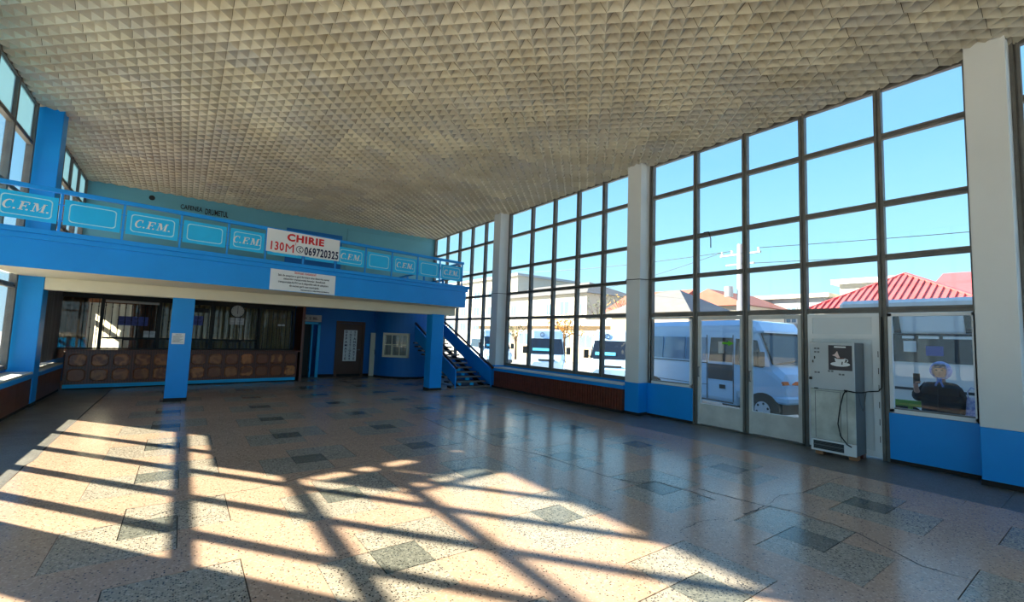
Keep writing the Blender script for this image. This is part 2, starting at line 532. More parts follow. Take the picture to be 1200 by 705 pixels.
# cracks: thin broken lines in the terrazzo
cracks = [
 ([(3.85, 8.07), (3.82, 7.04), (3.93, 6.59), (3.86, 6.31), (3.85, 5.61), (3.99, 5.37), (4.13, 4.82), (4.17, 4.17), (4.18, 3.88), (4.22, 3.62), (4.34, 3.36), (4.54, 3.33), (4.61, 2.95), (4.58, 2.62)], 0.009),
 ([(4.76, 2.92), (4.81, 2.64), (4.88, 2.27), (4.65, 2.25), (4.46, 2.26)], 0.011),
 ([(4.88, 2.27), (4.99, 2.04), (4.95, 1.7), (4.92, 1.5), (4.62, 1.01), (4.66, 0.75)], 0.006),
 ([(-0.64, 4.74), (-0.35, 4.84), (-0.17, 4.86), (0.05, 5.0), (0.45, 5.22), (0.92, 5.27), (1.44, 5.54), (1.64, 5.58), (2.02, 5.69)], 0.005),
 ([(3.08, 5.96), (3.4, 5.98), (3.71, 5.96)], 0.008),
 ([(4.99, 2.27), (5.38, 2.33), (5.69, 2.24), (6.32, 2.26), (6.88, 2.24)], 0.004),
 ([(3.57, 2.36), (3.86, 2.39), (4.22, 2.31)], 0.003),
 ([(-1.28, 14.4), (-1.275, 10.0), (-1.29, 8.6), (-1.27, 7.6), (-1.295, 6.9), (-1.28, 4.0)], 0.014)]
for pts, w in cracks:
    m = MB(); P = []
    for (a, b) in zip(pts[:-1], pts[1:]):
        n = 4
        for i in range(n):
            t = i/n
            j = 0.012 if 0 < i else 0
            P.append((a[0]+(b[0]-a[0])*t+random.uniform(-j, j), a[1]+(b[1]-a[1])*t+random.uniform(-j, j)))
    P.append(pts[-1])
    L, R_ = [], []
    for i, p in enumerate(P):
        q0, q1 = P[max(i-1, 0)], P[min(i+1, len(P)-1)]
        d = Vector((q1[0]-q0[0], q1[1]-q0[1])); d.normalize()
        ww = w*random.uniform(0.35, 1.0)*1.15
        L.append((p[0]-d.y*ww, p[1]+d.x*ww, 0.0008)); R_.append((p[0]+d.y*ww, p[1]-d.x*ww, 0.0008))
    n = len(P)
    m.add(L+R_, [(i, i+1, n+i+1, n+i) for i in range(n-1)])
    m.build('floor_crack', 'joint', floor, fix=False)

# ================================================================ CEILING
OVL, OVR = 0.14, 0.14
ceil = MB().box(XL-OVL, XR+OVR, YF-0.6, YB+0.6, ZC+0.012, ZC+1.25).build('ceiling', 'ceil_joint')  # unseen upper part made extra thick to shade the vehicles outside
struct(ceil, 'cream plaster ceiling covered with rows of small recessed pyramids', 'ceiling')
MB().box(XL-OVL, XL-0.06, YF-0.6, YB+0.6, ZC-0.01, ZC+0.012).build('eave_soffit', 'roof_under', ceil)
MB().box(XR+0.06, XR+OVR, YF-0.6, YB+0.6, ZC-0.01, ZC+0.012).build('eave_soffit', 'roof_under', ceil)
PW = 0.55; H_ = PW/4; PD = 0.097
def panel_geo(m, x, y, z, dz=None):
    g = 0.0022
    vs, fs = [], []
    for j in range(5):
        for i in range(5):
            px = x+i*H_ + (g if i == 0 else -g if i == 4 else 0)
            py = y+j*H_ + (g if j == 0 else -g if j == 4 else 0)
            vs.append((px, py, z - PD + (PD if (i+j) % 2 == 0 else 0.0)))
    for j in range(4):
        for i in range(4):
            a, b, c, d = j*5+i, j*5+i+1, (j+1)*5+i+1, (j+1)*5+i
            if (i+j) % 2 == 0:      # a and c are recessed: fold along the rim b-d
                fs += [(a, d, b), (c, b, d)]
            else:
                fs += [(a, c, b), (a, d, c)]
    m.add(vs, fs)
cells = []
for ix in range(20):
    for iy in range(40):
        x = XL+0.005+ix*PW; y = YB-(iy+1)*PW
        q = px_of((x+PW/2, y+PW/2, ZC))
        vis = q is not None and -30 < q[0] < 1230 and -30 < q[1] < 735
        cells.append((q[2] if vis else 1e6+iy, x, y))
cells.sort()
pm = MB(); panel_geo(pm, 0, 0, 0)
pp = pm.build('ceiling_panel', 'ceiling', ceil, local=True, fix=False)
far = MB()
for k, (_, x, y) in enumerate(cells):
    z = ZC + random.uniform(-0.0022, 0.0022)
    if k < 300:
        c = pp if k == 0 else pp.copy()
        if k: COL.objects.link(c); c.parent = ceil
        c.location = (x, y, z)
        c.rotation_euler = (random.uniform(-.004, .004), random.uniform(-.004, .004), 0)
    else:
        panel_geo(far, x, y, z)
fo = far.build('ceiling_panels', 'ceiling', ceil, fix=False)
tag(fo, kind='stuff')

# ================================================================ PILLARS
def pillar(name, x0, x1, y0, y1, z1, lo, hi, split, label, group):
    t = thing(name, ((x0+x1)/2, (y0+y1)/2, 0), label, 'pillar', group)
    if split:
        MB().box(x0, x1, y0, y1, split, z1).build('upper_shaft', hi, t, bevel=0.008)
        MB().box(x0-0.002, x1+0.002, y0-0.002, y1+0.002, 0.06, split).build('lower_shaft', lo, t, bevel=0.008)
    else:
        MB().box(x0, x1, y0, y1, 0.06, z1).build('shaft', lo, t, bevel=0.008)
    MB().box(x0-0.006, x1+0.006, y0-0.006, y1+0.006, 0.0, 0.065).build('skirting', 'joint', t)
    return t
PY = [(0.80, 1.18), (6.40, 6.78), (12.0, 12.38)]
g = 'white and blue pillars between the right windows'
pillar('pillar', XPR, XR+0.03, *PY[0], ZC-0.03, 'blue', 'white', 0.70, 'nearest white pillar with blue base, at the right edge beside the vending machine bay', g)
pillar('pillar', XPR, XR+0.03, *PY[1], ZC-0.03, 'blue', 'white', 0.70, 'middle white pillar with blue base between the glass doors and brown radiator cover', g)
pillar('pillar', XPR, XR+0.03, *PY[2], ZC-0.03, 'blue', 'white', 0.70, 'farthest white pillar, beside the foot of the staircase', g)
g = 'blue pillars on the left window wall'
pillar('pillar', XL-0.03, XPL, 12.0, 12.38, ZC-0.03, 'blue', 'blue', 0, 'tall blue pillar at the left edge rising past the balcony to the ceiling', g)
pillar('pillar', XL-0.03, XPL, 6.40, 6.78, ZC-0.03, 'blue', 'blue', 0, 'blue pillar on the left window wall outside the picture, nearer than the balcony', g)
pillar('pillar', XL-0.03, XPL, 0.80, 1.18, ZC-0.03, 'blue', 'blue', 0, 'blue pillar on the left window wall outside the picture, level with the viewer', g)
g = 'square blue pillars carrying the balcony'
p_left = pillar('pillar', -0.21, 0.18, 12.0, 12.36, 2.19, 'blue', 'blue', 0, 'square blue pillar under the balcony with a sheet of paper stuck on it', g)
pillar('pillar', 5.82, 6.20, 11.92, 12.30, 2.19, 'blue', 'blue', 0, 'square blue pillar under the balcony in front of the staircase', g)
t = thing('paper_notice', (0.0, 11.995, 1.30), 'white sheet of printed paper stuck on the blue pillar under the balcony', 'notice')
MB().box(-0.17, 0.055, 11.993, 11.999, 1.20, 1.43).build('sheet', 'paper', t)
text('ANUNT', 0.03, (-0.06, 11.9915, 1.40), (1, 0, 0), (0, -1, 0), 'ink', t)
m = MB()
for k in range(7): m.box(-0.15, 0.03-0.03*(k % 3), 11.9915, 11.993, 1.365-k*0.021, 1.370-k*0.021)
m.build('print_lines', 'ink', t)

# ================================================================ WINDOW BAYS
def mullion_y(m, x, y, z0, z1, w=0.095, d=0.10):
    """vertical double frame member in a wall at X = x"""
    m.box(x-d/2, x+d/2, y-w/2, y-0.012, z0, z1)
    m.box(x-d/2, x+d/2, y+0.012, y+w/2, z0, z1)
    m.box(x-d/2+0.025, x+d/2-0.025, y-0.012, y+0.012, z0, z1)
def transom_y(m, x, y0, y1, z, h=0.085, d=0.08):
    m.box(x-d/2, x+d/2, y0, y1, z-h/2, z-0.010)
    m.box(x-d/2, x+d/2, y0, y1, z+0.010, z+h/2)
    m.box(x-d/2+0.02, x+d/2-0.02, y0, y1, z-0.010, z+0.010)
wcount = [0]
def bay(x, ys, rows, label, skip=(), gl='glass', low=None, top=None):
    wcount[0] += 1
    t = thing('window_%d' % wcount[0], (x, ys[0], rows[0]))
    struct(t, label, 'window')
    for i, y in enumerate(ys):
        z0 = rows[0]-0.04
        if low and i in low: z0 = low[i]
        m = MB(); mullion_y(m, x, y, z0, rows[-1]+0.05); m.build('mullion', 'frame', t)
    for j, z in enumerate(rows):
        for i in range(len(ys)-1):
            if j == 0 and (i, 0) in skip: continue
            m = MB(); transom_y(m, x, ys[i]+0.0475, ys[i+1]-0.0475, z); m.build('transom', 'frame', t)
    for j in range(len(rows)-1):
        for i in range(len(ys)-1):
            if (i, j) in skip: continue
            MB().box(x-0.003, x+0.003, ys[i]+0.04, ys[i+1]-0.04, rows[j]+0.03, rows[j+1]-0.03).build('pane', top if top and j == len(rows)-2 else gl, t)
    return t
Y1 = [1.19, 2.19, 3.25, 4.235, 5.25, 6.345]
Y2 = [6.83, 7.80, 8.73, 9.70, 10.73, 11.90]
Y3 = [12.43, 13.38, 14.30, 15.25, 16.25, 17.34]
Y0 = [-4.55, -3.5, -2.5, -1.4, -0.3, 0.75]
w1 = bay(XR, Y1, ROWS, 'grid of grey framed panes above the glass doors, between nearest and middle white pillars',
         skip={(1, 0), (2, 0), (3, 0)}, low={1: 0.0, 2: 0.0, 3: 0.0, 4: 0.0})
w2 = bay(XR, Y2, ROWS, 'grid of grey framed panes above the brown radiator cover, parked vans behind')
w3 = bay(XR, Y3, ROWS, 'grid of dark framed panes behind the staircase and balcony end')
w0 = bay(XR, Y0, ROWS, 'sliver of dark framed panes right of the nearest white pillar')
for ys, lb in ((Y3, 'small upper left window beyond the tall blue pillar, above the balcony'), (Y2, 'left window bay before the tall blue pillar, sun coming through'),
               (Y1, 'left window bay outside the picture beside the viewer'), (Y0, 'left window bay outside the picture behind the viewer')):
    bay(XL, ys, ROWS, lb, gl='glass', top='glass_frosted')
# rear end glazing (behind the viewer)
wcount[0] += 1
t = thing('window_%d' % wcount[0], (0, YF, 0)); struct(t, 'glazed end wall behind the viewer', 'window')
xs = [XL+0.05+k*(XR-XL-0.1)/9 for k in range(10)]
for x in xs: MB().box(x-0.045, x+0.045, YF-0.05, YF+0.05, 0.0, ZC).build('mullion', 'frame', t)
for z in ROWS: MB().box(XL, XR, YF-0.04, YF+0.04, z-0.04, z+0.04).build('transom', 'frame', t)
for i in range(9):
    for j in range(5):
        MB().box(xs[i]+0.04, xs[i+1]-0.04, YF-0.003, YF+0.003, ROWS[j]+0.03, ROWS[j+1]-0.03).build('pane', 'glass', t)

# lower walls
wr_ = thing('wall_right', (XR, 0, 0)); struct(wr_, 'blue painted low wall under the right windows', 'wall')
for (a, b) in ((1.18, 2.15), (5.29, 6.40)):
    MB().box(XR-0.06, XR+0.16, a, b, 0.05, 0.705).build('dado', 'blue', wr_, bevel=0.006)
    MB().box(XR-0.055, XR+0.15, a, b, 0.0, 0.05).build('skirting', 'joint', wr_)
for (a, b) in ((6.78, 12.0), (12.38, YB), (YF, 0.80)):
    MB().box(XR-0.02, XR+0.16, a, b, 0.0, 0.70).build('dado', 'blue', wr_)
wl_ = thing('wall_left', (XL, 0, 0)); struct(wl_, 'low wall under the left windows', 'wall')
for (a, b) in ((YF, 0.8), (1.18, 6.40), (6.78, 12.0), (12.38, YB)):
    MB().box(XL-0.16, XL+0.02, a, b, 0.0, 0.70).build('dado', 'blue_dark', wl_)
wf_ = MB().box(XL, XR, YF-0.12, YF+0.04, 0.0, 0.70).build('wall_front', 'blue'); struct(wf_, 'blue low wall behind the viewer', 'wall')

# white framed lower panes of the two dado bays, with a grey inner frame
for (a, b, lb) in ((1.18, 2.15, 'near'), (5.29, 6.36, 'far')):
    m = MB(); x = XR-0.03
    m.box(x-0.02, x+0.04, a+0.03, a+0.075, 0.72, 2.15); m.box(x-0.02, x+0.04, b-0.06, b-0.015, 0.72, 2.15)
    m.box(x-0.02, x+0.04, a+0.03, b-0.015, 0.71, 0.765); m.box(x-0.02, x+0.04, a+0.03, b-0.015, 2.11, 2.155)
    m.build('white_pane_frame', 'pvc', w1)

# radiator covers
def radiator_cover(xi, xo, y0, y1, label, slatted):
    t = thing('radiator_cover', ((xi+xo)/2, (y0+y1)/2, 0), label, 'radiator cover')
    s = 1 if xo > xi else -1
    a, b = min(xi, xo), max(xi, xo)
    MB().box(min(xi+s*0.02, xo), max(xi+s*0.02, xo), y0, y1, 0.0, 0.06).build('skirting', 'joint', t)
    if slatted:
        MB().box(min(xi+s*0.02, xo), max(xi+s*0.02, xo), y0, y1, 0.06, 0.53).build('back_board', 'counter_wood', t)
        n = 62; m = MB(); w = (y1-y0)/n
        for k in range(n):
            m.box(min(xi, xi+s*0.02), max(xi, xi+s*0.02), y0+k*w+0.010, y0+(k+1)*w-0.010, 0.06, 0.53)
        tag(m.build('slats', 'slat', t), kind='stuff')
    else:
        n = 6; w = (y1-y0)/n
        for k in range(n):
            MB().box(min(xi+s*0.004, xo), max(xi+s*0.004, xo), y0+k*w+0.003, y0+(k+1)*w-0.003, 0.06, 0.53).build('board', 'dado_brown', t)
    MB().box(min(xi-s*0.012, xo), max(xi-s*0.012, xo), y0, y1, 0.53, 0.615).build('blue_trim', 'blue', t, bevel=0.006)
    MB().box(a-0.004 if s > 0 else a, b if s > 0 else b+0.004, y0, y1, 0.615, 0.65).build('shelf', 'sill', t, bevel=0.006)
    return t
radiator_cover(8.07, XR-0.02, 6.79, 11.985, 'long brown slatted radiator cover with blue top edge under the van windows', True)
radiator_cover(-2.17, XL+0.02, 6.80, 11.99, 'brown boarded radiator cover with blue edge and pale shelf at the left edge', False)
radiator_cover(-2.17, XL+0.02, 1.20, 6.38, 'brown radiator cover on the left wall outside the picture', False)
radiator_cover(-2.17, XL+0.02, 12.40, 14.55, 'dark brown boarded cover behind the left blue pillar, beside the ticket counter', False)

# doors in the right wall
def glass_door(n, y0, y1, label):
    t = thing('door_%d' % n, (XR, (y0+y1)/2, 0)); struct(t, label, 'door')
    m = MB(); x = XR
    for (a, b) in ((y0+0.05, y0+0.11), (y1-0.11, y1-0.05)): m.box(x-0.025, x+0.025, a, b, 0.02, 2.16)
    m.box(x-0.025, x+0.025, y0+0.11, y1-0.11, 2.09, 2.16); m.box(x-0.025, x+0.025, y0+0.11, y1-0.11, 0.37, 0.43)
    m.build('leaf_frame', 'door_white', t)
    MB().box(x-0.02, x+0.02, y0+0.05, y1-0.05, 0.03, 0.38).build('kick_panel', 'door_white', t, bevel=0.004)
    MB().box(x-0.003, x+0.003, y0+0.105, y1-0.105, 0.425, 2.095).build('pane', 'glass_dirty', t)
    m = MB(); m.box(x-0.05, x+0.05, y0, y1, 0.0, 0.025); m.build('threshold', 'frame', t)
    m = MB(); m.cyl((x-0.06, y1-0.08, 0.95), (x-0.06, y1-0.08, 1.15), 0.011, 8); m.box(x-0.07, x-0.02, y1-0.09, y1-0.07, 0.95, 0.97); m.box(x-0.07, x-0.02, y1-0.09, y1-0.07, 1.13, 1.15)
    m.build('handle', 'metal', t)
    return t
d1 = glass_door(1, Y1[3], Y1[4], 'left glazed door with white kick panel and a green arrow on its glass')
d2 = glass_door(2, Y1[2], Y1[3], 'right glazed door with white kick panel, the minibus front seen through it')
t = thing('door_3', (XR, 2.72, 0)); struct(t, 'white plastic door panel with pale grey infill behind the vending machine', 'door')
x = XR-0.01; a, b = Y1[1]+0.05, Y1[2]-0.05
m = MB(); m.box(x-0.03, x+0.03, a, a+0.09, 0.03, 2.16); m.box(x-0.03, x+0.03, b-0.07, b, 0.03, 2.16)
m.box(x-0.029, x+0.029, a+0.09, b-0.07, 2.10, 2.16); m.box(x-0.029, x+0.029, a+0.09, b-0.07, 1.76, 1.84); m.box(x-0.029, x+0.029, a+0.09, b-0.07, 0.03, 0.12)
m.build('door_frame', 'pvc', t)
MB().box(x-0.008, x+0.012, a+0.09, b-0.07, 1.84, 2.10).build('upper_infill', 'panel_grey', t)
MB().box(x-0.008, x+0.012, a+0.09, b-0.07, 0.12, 1.76).build('lower_infill', 'panel_grey', t)
m = MB()
for z in (0.25, 0.5, 0.75, 1.0, 1.25, 1.5): m.box(x-0.034, x-0.028, a+0.018, a+0.026, z, z+0.09)
m.build('frame_slots', 'black', t)
ar = thing('arrow_sticker', (XR-0.005, 4.60, 1.62), 'small green arrow sticker on the left glass door pointing right', 'sticker')
MB().prism([(4.70, 1.655), (4.58, 1.655), (4.58, 1.685), (4.47, 1.635), (4.58, 1.585), (4.58, 1.615), (4.70, 1.615)], XR-0.0065, XR-0.0035, 'yz').build('arrow', 'ink_green', ar)

# cable along the right wall
def cable(name, pts, r, label, cat='cable', mat='rubber'):
    o = MB().tube(pts, r, 6).build(name, mat)
    return tag(o, label, cat)
cable('wall_cable', [(XR-0.06, 16.9, 3.05), (XR-0.07, 14.6, 3.0), (XR-0.06, 12.45, 3.01), (XPR-0.012, 12.39, 3.0), (XPR-0.012, 12.0, 2.995), (XR-0.06, 11.93, 3.0), (XR-0.07, 9.5, 2.98),
                     (XR-0.06, 6.86, 3.01), (XPR-0.012, 6.79, 3.0), (XPR-0.012, 6.40, 2.99), (XR-0.06, 6.34, 3.0), (XR-0.065, 5.3, 3.01)], 0.008,
      'thin dark cable running along the window transom and round the white pillars')
cable('loose_cable', [(XR-0.06, 5.05, 3.86), (XR-0.09, 4.93, 3.85), (XR-0.10, 4.88, 3.7), (XR-0.09, 4.885, 3.52)], 0.010, 'short loose black cable end hanging in an upper pane above the doors')

# ================================================================ BACK WALLS
wb_ = thing('wall_back', (3, YB, 0)); struct(wb_, 'pale cyan upper wall behind the balcony with dark lettering', 'wall')
MB().box(XL, XR, YB, YB+0.2, 2.9, ZC+0.01).build('upper_wall', 'cyan_wall', wb_)
m = MB()
for (x0, x1, z0, z1) in ((4.78, 4.81, 3.9, 5.47), (4.78, 8.3, 5.45, 5.48)): m.box(x0, x1, YB-0.03, YB, z0, z1)
m.build('raised_trim', 'cyan_wall', wb_)
MB().box(2.7, 4.6, YB-0.04, YB, 3.2, 5.16).build('blue_board', 'blue_dark', wb_)
m = MB(); m.cyl((-1.05, YB-0.02, 5.43), (-1.05, YB, 5.43), 0.075, 14); m.build('vent_hole', 'black', wb_)
text('CAFENEA', 0.2, (-0.055, YB-0.008, 5.31), (1, 0, 0), (0, -1, 0), 'ink', wb_, bold=0.004, fit=(0.57, 0.15))
text('DRUMETUL', 0.2, (0.62, YB-0.008, 5.275), (1, 0, 0), (0, -1, 0), 'ink', wb_, bold=0.004, fit=(0.63, 0.185))

YD = 16.62
ww = thing('wall_under_balcony', (4.5, YD, 0)); struct(ww, 'blue wall with two doors in the shade under the balcony', 'wall')
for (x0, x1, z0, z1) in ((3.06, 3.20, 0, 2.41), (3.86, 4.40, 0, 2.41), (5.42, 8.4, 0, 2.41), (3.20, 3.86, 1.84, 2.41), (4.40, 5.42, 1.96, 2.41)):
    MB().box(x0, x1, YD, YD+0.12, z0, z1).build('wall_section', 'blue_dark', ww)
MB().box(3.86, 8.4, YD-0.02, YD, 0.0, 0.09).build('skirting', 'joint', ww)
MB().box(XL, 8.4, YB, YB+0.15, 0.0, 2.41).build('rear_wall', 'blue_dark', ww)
MB().box(3.06, 3.14, 15.52, YD, 0.0, 2.41).build('return_wall', 'counter_wood', ww)
d = thing('door_4', (3.53, YD, 0)); struct(d, 'dark open doorway with pale blue jambs beside the ticket counter', 'door')
m = MB(); m.box(3.78, 3.87, YD-0.04, YD+0.02, 0.0, 1.87); m.box(3.18, 3.87, YD-0.04, YD+0.02, 1.80, 1.87); m.box(3.60, 3.64, YD+0.02, YD+0.30, 0.0, 1.80)
m.build('jamb', 'cyan', d)
MB().box(3.22, 3.60, YD+0.20, YD+0.24, 0.02, 1.80).build('leaf', 'black', d)
t = thing('door_sign', (3.51, YD-0.02, 2.0), 'pale rectangular sign with dark lettering above the dark doorway', 'sign')
MB().box(3.15, 3.88, YD-0.03, YD, 1.89, 2.12).build('board', 'sill', t)
for w_, x_, f_ in (('CASA', 3.30, 0.22), ('2', 3.51, 0.07), ('BIL', 3.68, 0.16)): text(w_, 0.12, (x_, YD-0.033, 2.0), (1, 0, 0), (0, -1, 0), 'ink', t, bold=0.002, fit=(f_, 0.085))
d = thing('door_5', (4.91, YD, 0)); struct(d, 'brown wooden door with white lettered poster under the balcony', 'door')
m = MB(); m.box(4.40, 4.50, YD-0.03, YD+0.06, 0, 1.96); m.box(5.32, 5.42, YD-0.03, YD+0.06, 0, 1.96); m.box(4.50, 5.32, YD-0.03, YD+0.06, 1.88, 1.96)
m.build('door_frame', 'door_wood', d, bevel=0.006)
MB().box(4.505, 5.315, YD, YD+0.045, 0.01, 1.875).build('leaf', 'door_wood', d)
m = MB(); m.cyl((5.25, YD-0.05, 0.95), (5.25, YD, 0.95), 0.02, 8); m.bar((5.25, YD-0.05, 0.95), (5.14, YD-0.05, 0.95), 0.015, 0.02); m.build('handle', 'metal', d)
t = thing('door_poster', (4.91, YD-0.01, 1.1), 'white poster with three columns of vertical lettering on the brown door', 'poster')
MB().box(4.68, 5.15, YD-0.010, YD-0.002, 0.54, 1.65).build('sheet', 'paper', t)
for x, w_ in ((4.765, 'DEPAMATIE'), (4.915, 'INCESTIOARE'), (5.065, 'STANDARTE')):
    n = len(w_)
    for i, ch in enumerate(w_):
        text(ch, 0.115 if n < 10 else 0.095, (x, YD-0.012, 1.575-i*(0.95/(n-1))), (1, 0, 0), (0, -1, 0), 'ink_navy', t, 'letter', bold=0.003)

# round booth
BC = (6.95, 16.35); BRAD = 1.2
m = MB(); n = 26; a0, a1 = math.radians(165), math.radians(345)
pts = [(BC[0]+BRAD*math.cos(a0+(a1-a0)*i/n), BC[1]+BRAD*math.sin(a0+(a1-a0)*i/n)) for i in range(n+1)]
inn = [(BC[0]+(BRAD-0.1)*math.cos(a0+(a1-a0)*i/n), BC[1]+(BRAD-0.1)*math.sin(a0+(a1-a0)*i/n)) for i in range(n+1)]
bo = thing('round_booth', (BC[0], BC[1], 0), 'round blue booth with a small white window beside the staircase', 'booth')
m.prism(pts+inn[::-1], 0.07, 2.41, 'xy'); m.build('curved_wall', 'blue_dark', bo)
m = MB(); m.prism(pts+inn[::-1], 0.0, 0.07, 'xy'); m.build('skirting', 'joint', bo)
ang = math.radians(229)
def boothpt(s, r, z):
    c, sn = math.cos(ang), math.sin(ang)
    return (BC[0]+c*r-sn*s, BC[1]+sn*r+c*s, z)
def booth_box(mb, s0, s1, r0, r1, z0, z1):
    P = [boothpt(s, r, z) for z in (z0, z1) for (s, r) in ((s0, r0), (s1, r0), (s1, r1), (s0, r1))]
    mb.add(P, [(0, 3, 2, 1), (4, 5, 6, 7), (0, 1, 5, 4), (1, 2, 6, 5), (2, 3, 7, 6), (3, 0, 4, 7)])
fr = MB(); W = 0.47; z0, z1 = 0.74, 1.60
booth_box(fr, -W, -W+0.07, BRAD-0.12, BRAD+0.03, z0, z1); booth_box(fr, W-0.07, W, BRAD-0.12, BRAD+0.03, z0, z1)
booth_box(fr, -W, W, BRAD-0.12, BRAD+0.03, z0, z0+0.08); booth_box(fr, -W, W, BRAD-0.12, BRAD+0.03, z1-0.08, z1)
fo_ = fr.build('window_frame', 'cream', bo, bevel=0.005)
m = MB()
for s in (-0.14, 0.14): booth_box(m, s-0.018, s+0.018, BRAD-0.04, BRAD+0.018, z0+0.08, z1-0.08)
booth_box(m, -W+0.07, W-0.07, BRAD-0.04, BRAD+0.018, 1.17, 1.205)
booth_box(m, -0.11, -0.09, BRAD-0.03, BRAD+0.02, z0+0.08, 1.17); booth_box(m, -0.11, 0.11, BRAD-0.03, BRAD+0.02, 1.12, 1.14)
m.build('glazing_bar', 'cream', fo_)
for s0, s1 in ((-0.40, -0.16), (-0.12, 0.12), (0.16, 0.40)):
    for a, b in ((z0+0.08, 1.17), (1.205, z1-0.08)):
        m = MB(); booth_box(m, s0, s1, BRAD+0.011, BRAD+0.014, a, b); m.build('pane', 'glass_office', fo_)
m = MB(); nn = 40; P = []
for i in range(nn+1):
    s = -0.40+0.8*i/nn
    P.append((s, BRAD+0.005+0.003*math.sin(i*1.3)))
vs = [boothpt(s, r, z) for z in (z0+0.06, z1-0.06) for s, r in P]
m.add(vs, [(i, i+1, nn+2+i, nn+1+i) for i in range(nn)]); M['net'] = curtain_mat('grey_net_curtain', (168, 172, 172), (120, 124, 126)); m.build('net_curtain', 'net', bo, fix=False)
t = thing('door_6', (5.68, 16.45, 0)); struct(t, 'narrow pale door edge left of the round booth', 'door')
MB().box(5.585, 5.765, 16.40, 16.45, 0.02, 1.58).build('leaf', 'cream', t, bevel=0.004)
MB().box(5.74, 5.755, 16.37, 16.40, 0.80, 0.98).build('handle', 'black', t)

# ================================================================ BALCONY
bt = thing('balcony', (2.0, 12, 2.41), 'blue balcony with cream beam spanning the far end of the hall', 'balcony')
q0, q1 = bal(XL+0.03, -0.02), bal(6.55, -0.02)
MB().prism([q0, q1, (6.55, YB-0.02), (XL+0.03, YB-0.02), (XL+0.03, 12.385), (XPL+0.003, 12.385), (XPL+0.003, 11.995), (XL+0.03, 11.995)], 2.412, 2.97, 'xy').build('slab', 'cream', bt)
MB().prism([bal(XL+0.03, -0.13), bal(6.55, -0.13), (6.55, YB-0.02), (XL+0.03, YB-0.02), (XL+0.03, 12.385), (XPL+0.003, 12.385), (XPL+0.003, 11.995), (XL+0.03, 11.995)], 2.971, 2.985, 'xy').build('floor_covering', 'counter_wood', bt)
m = MB(); skew(m, XL+0.03, 6.555, 2.41, 2.86, -0.02, 0.0); m.build('fascia', 'blue', bt)
m = MB(); skew(m, XL+0.03, 6.66, 2.86, 2.95, -0.02, 0.03); skew(m, XL+0.03, 6.70, 2.95, 3.03, -0.12, 0.05); m.build('ledge', 'blue', bt, bevel=0.006)
MB().box(6.55, 6.60, 11.42, YB-0.02, 2.41, 3.03).build('end_board', 'blue', bt)
MB().box(-2.155, 6.60, 12.0, 12.34, 2.18, 2.411).build('beam', 'cream', bt, bevel=0.008)

# railing
PXS = [-2.47, -1.73, -0.967, -0.165, 0.59, 1.272, 2.03, 2.74, 3.47, 4.18, 4.937, 5.65, 6.43]
rl = thing('balcony_railing', (2.0, 10.7, 3.03), 'blue balcony railing with cyan panels lettered C.F.M.', 'railing')
for x in PXS:
    m = MB(); a = bal(x, 0.0); m.box(a[0]-0.016, a[0]+0.016, a[1]-0.016, a[1]+0.016, 3.03, 3.66); m.build('post', 'blue', rl)
m = MB(); skew(m, XL+0.05, 6.47, 3.65, 3.72, -0.03, 0.035); m.build('top_rail', 'blue', rl, bevel=0.006)
a = bal(6.43, 0.0)
m = MB(); m.bar((a[0], a[1], 3.68), (a[0]+0.03, 16.9, 3.68), 0.06, 0.06); m.bar((a[0], a[1], 3.3), (a[0]+0.03, 16.9, 3.3), 0.03, 0.03)
for y in (12.6, 14.0, 15.4, 16.8): m.box(a[0]-0.015, a[0]+0.045, y-0.015, y+0.015, 3.0, 3.68)
m.build('return_rail', 'blue', rl)

def arc_pts(cx, cy, rx, ry, a0, a1, n):
    return [(cx+rx*math.cos(math.radians(a0+(a1-a0)*i/n)), cy+ry*math.sin(math.radians(a0+(a1-a0)*i/n))) for i in range(n+1)]
def glyphs():
    """bold italic serif C . F . M . as polygons, cap height 1"""
    out = []
    def rect(x0, x1, y0, y1): out.append([(x0, y0), (x1, y0), (x1, y1), (x0, y1)])
    # C
    n = 16
    oa = arc_pts(0.42, 0.5, 0.42, 0.53, 48, 318, n); ia = arc_pts(0.47, 0.5, 0.27, 0.44, 52, 314, n)
    for i in range(n): out.append([oa[i], oa[i+1], ia[i+1], ia[i]])
    out.append([(0.66, 1.02), (0.72, 1.02), (0.74, 0.68), (0.66, 0.68)])
    x = 0.98; rect(x-0.10, x+0.08, 0.0, 0.17)
    # F
    x = 1.25
    rect(x+0.10, x+0.30, 0.0, 1.0); rect(x, x+0.42, 0.0, 0.08); rect(x, x+0.78, 0.91, 1.0); rect(x+0.70, x+0.78, 0.70, 1.0)
    rect(x+0.30, x+0.56, 0.46, 0.55); rect(x+0.51, x+0.57, 0.36, 0.66)
    rect(x+0.62, x+0.80, 0.0, 0.17)
    # M
    x = 2.28
    rect(x, x+0.32, 0.0, 0.08); rect(x+0.12, x+0.20, 0.0, 1.0); rect(x, x+0.20, 0.92, 1.0)
    out.append([(x+0.12, 1.0), (x+0.36, 1.0), (x+0.62, 0.25), (x+0.50, 0.0)])
    out.append([(x+0.50, 0.0), (x+0.62, 0.25), (x+0.92, 1.0), (x+0.88, 1.0)])
    rect(x+0.80, x+1.0, 0.0, 1.0); rect(x+0.68, x+1.12, 0.0, 0.08); rect(x+0.88, x+1.12, 0.92, 1.0)
    rect(x+1.26, x+1.44, 0.0, 0.17)
    w = x+1.44
    return [[(px+0.22*(py-0.5)-w/2, py-0.5) for px, py in p] for p in out]
GL = glyphs()
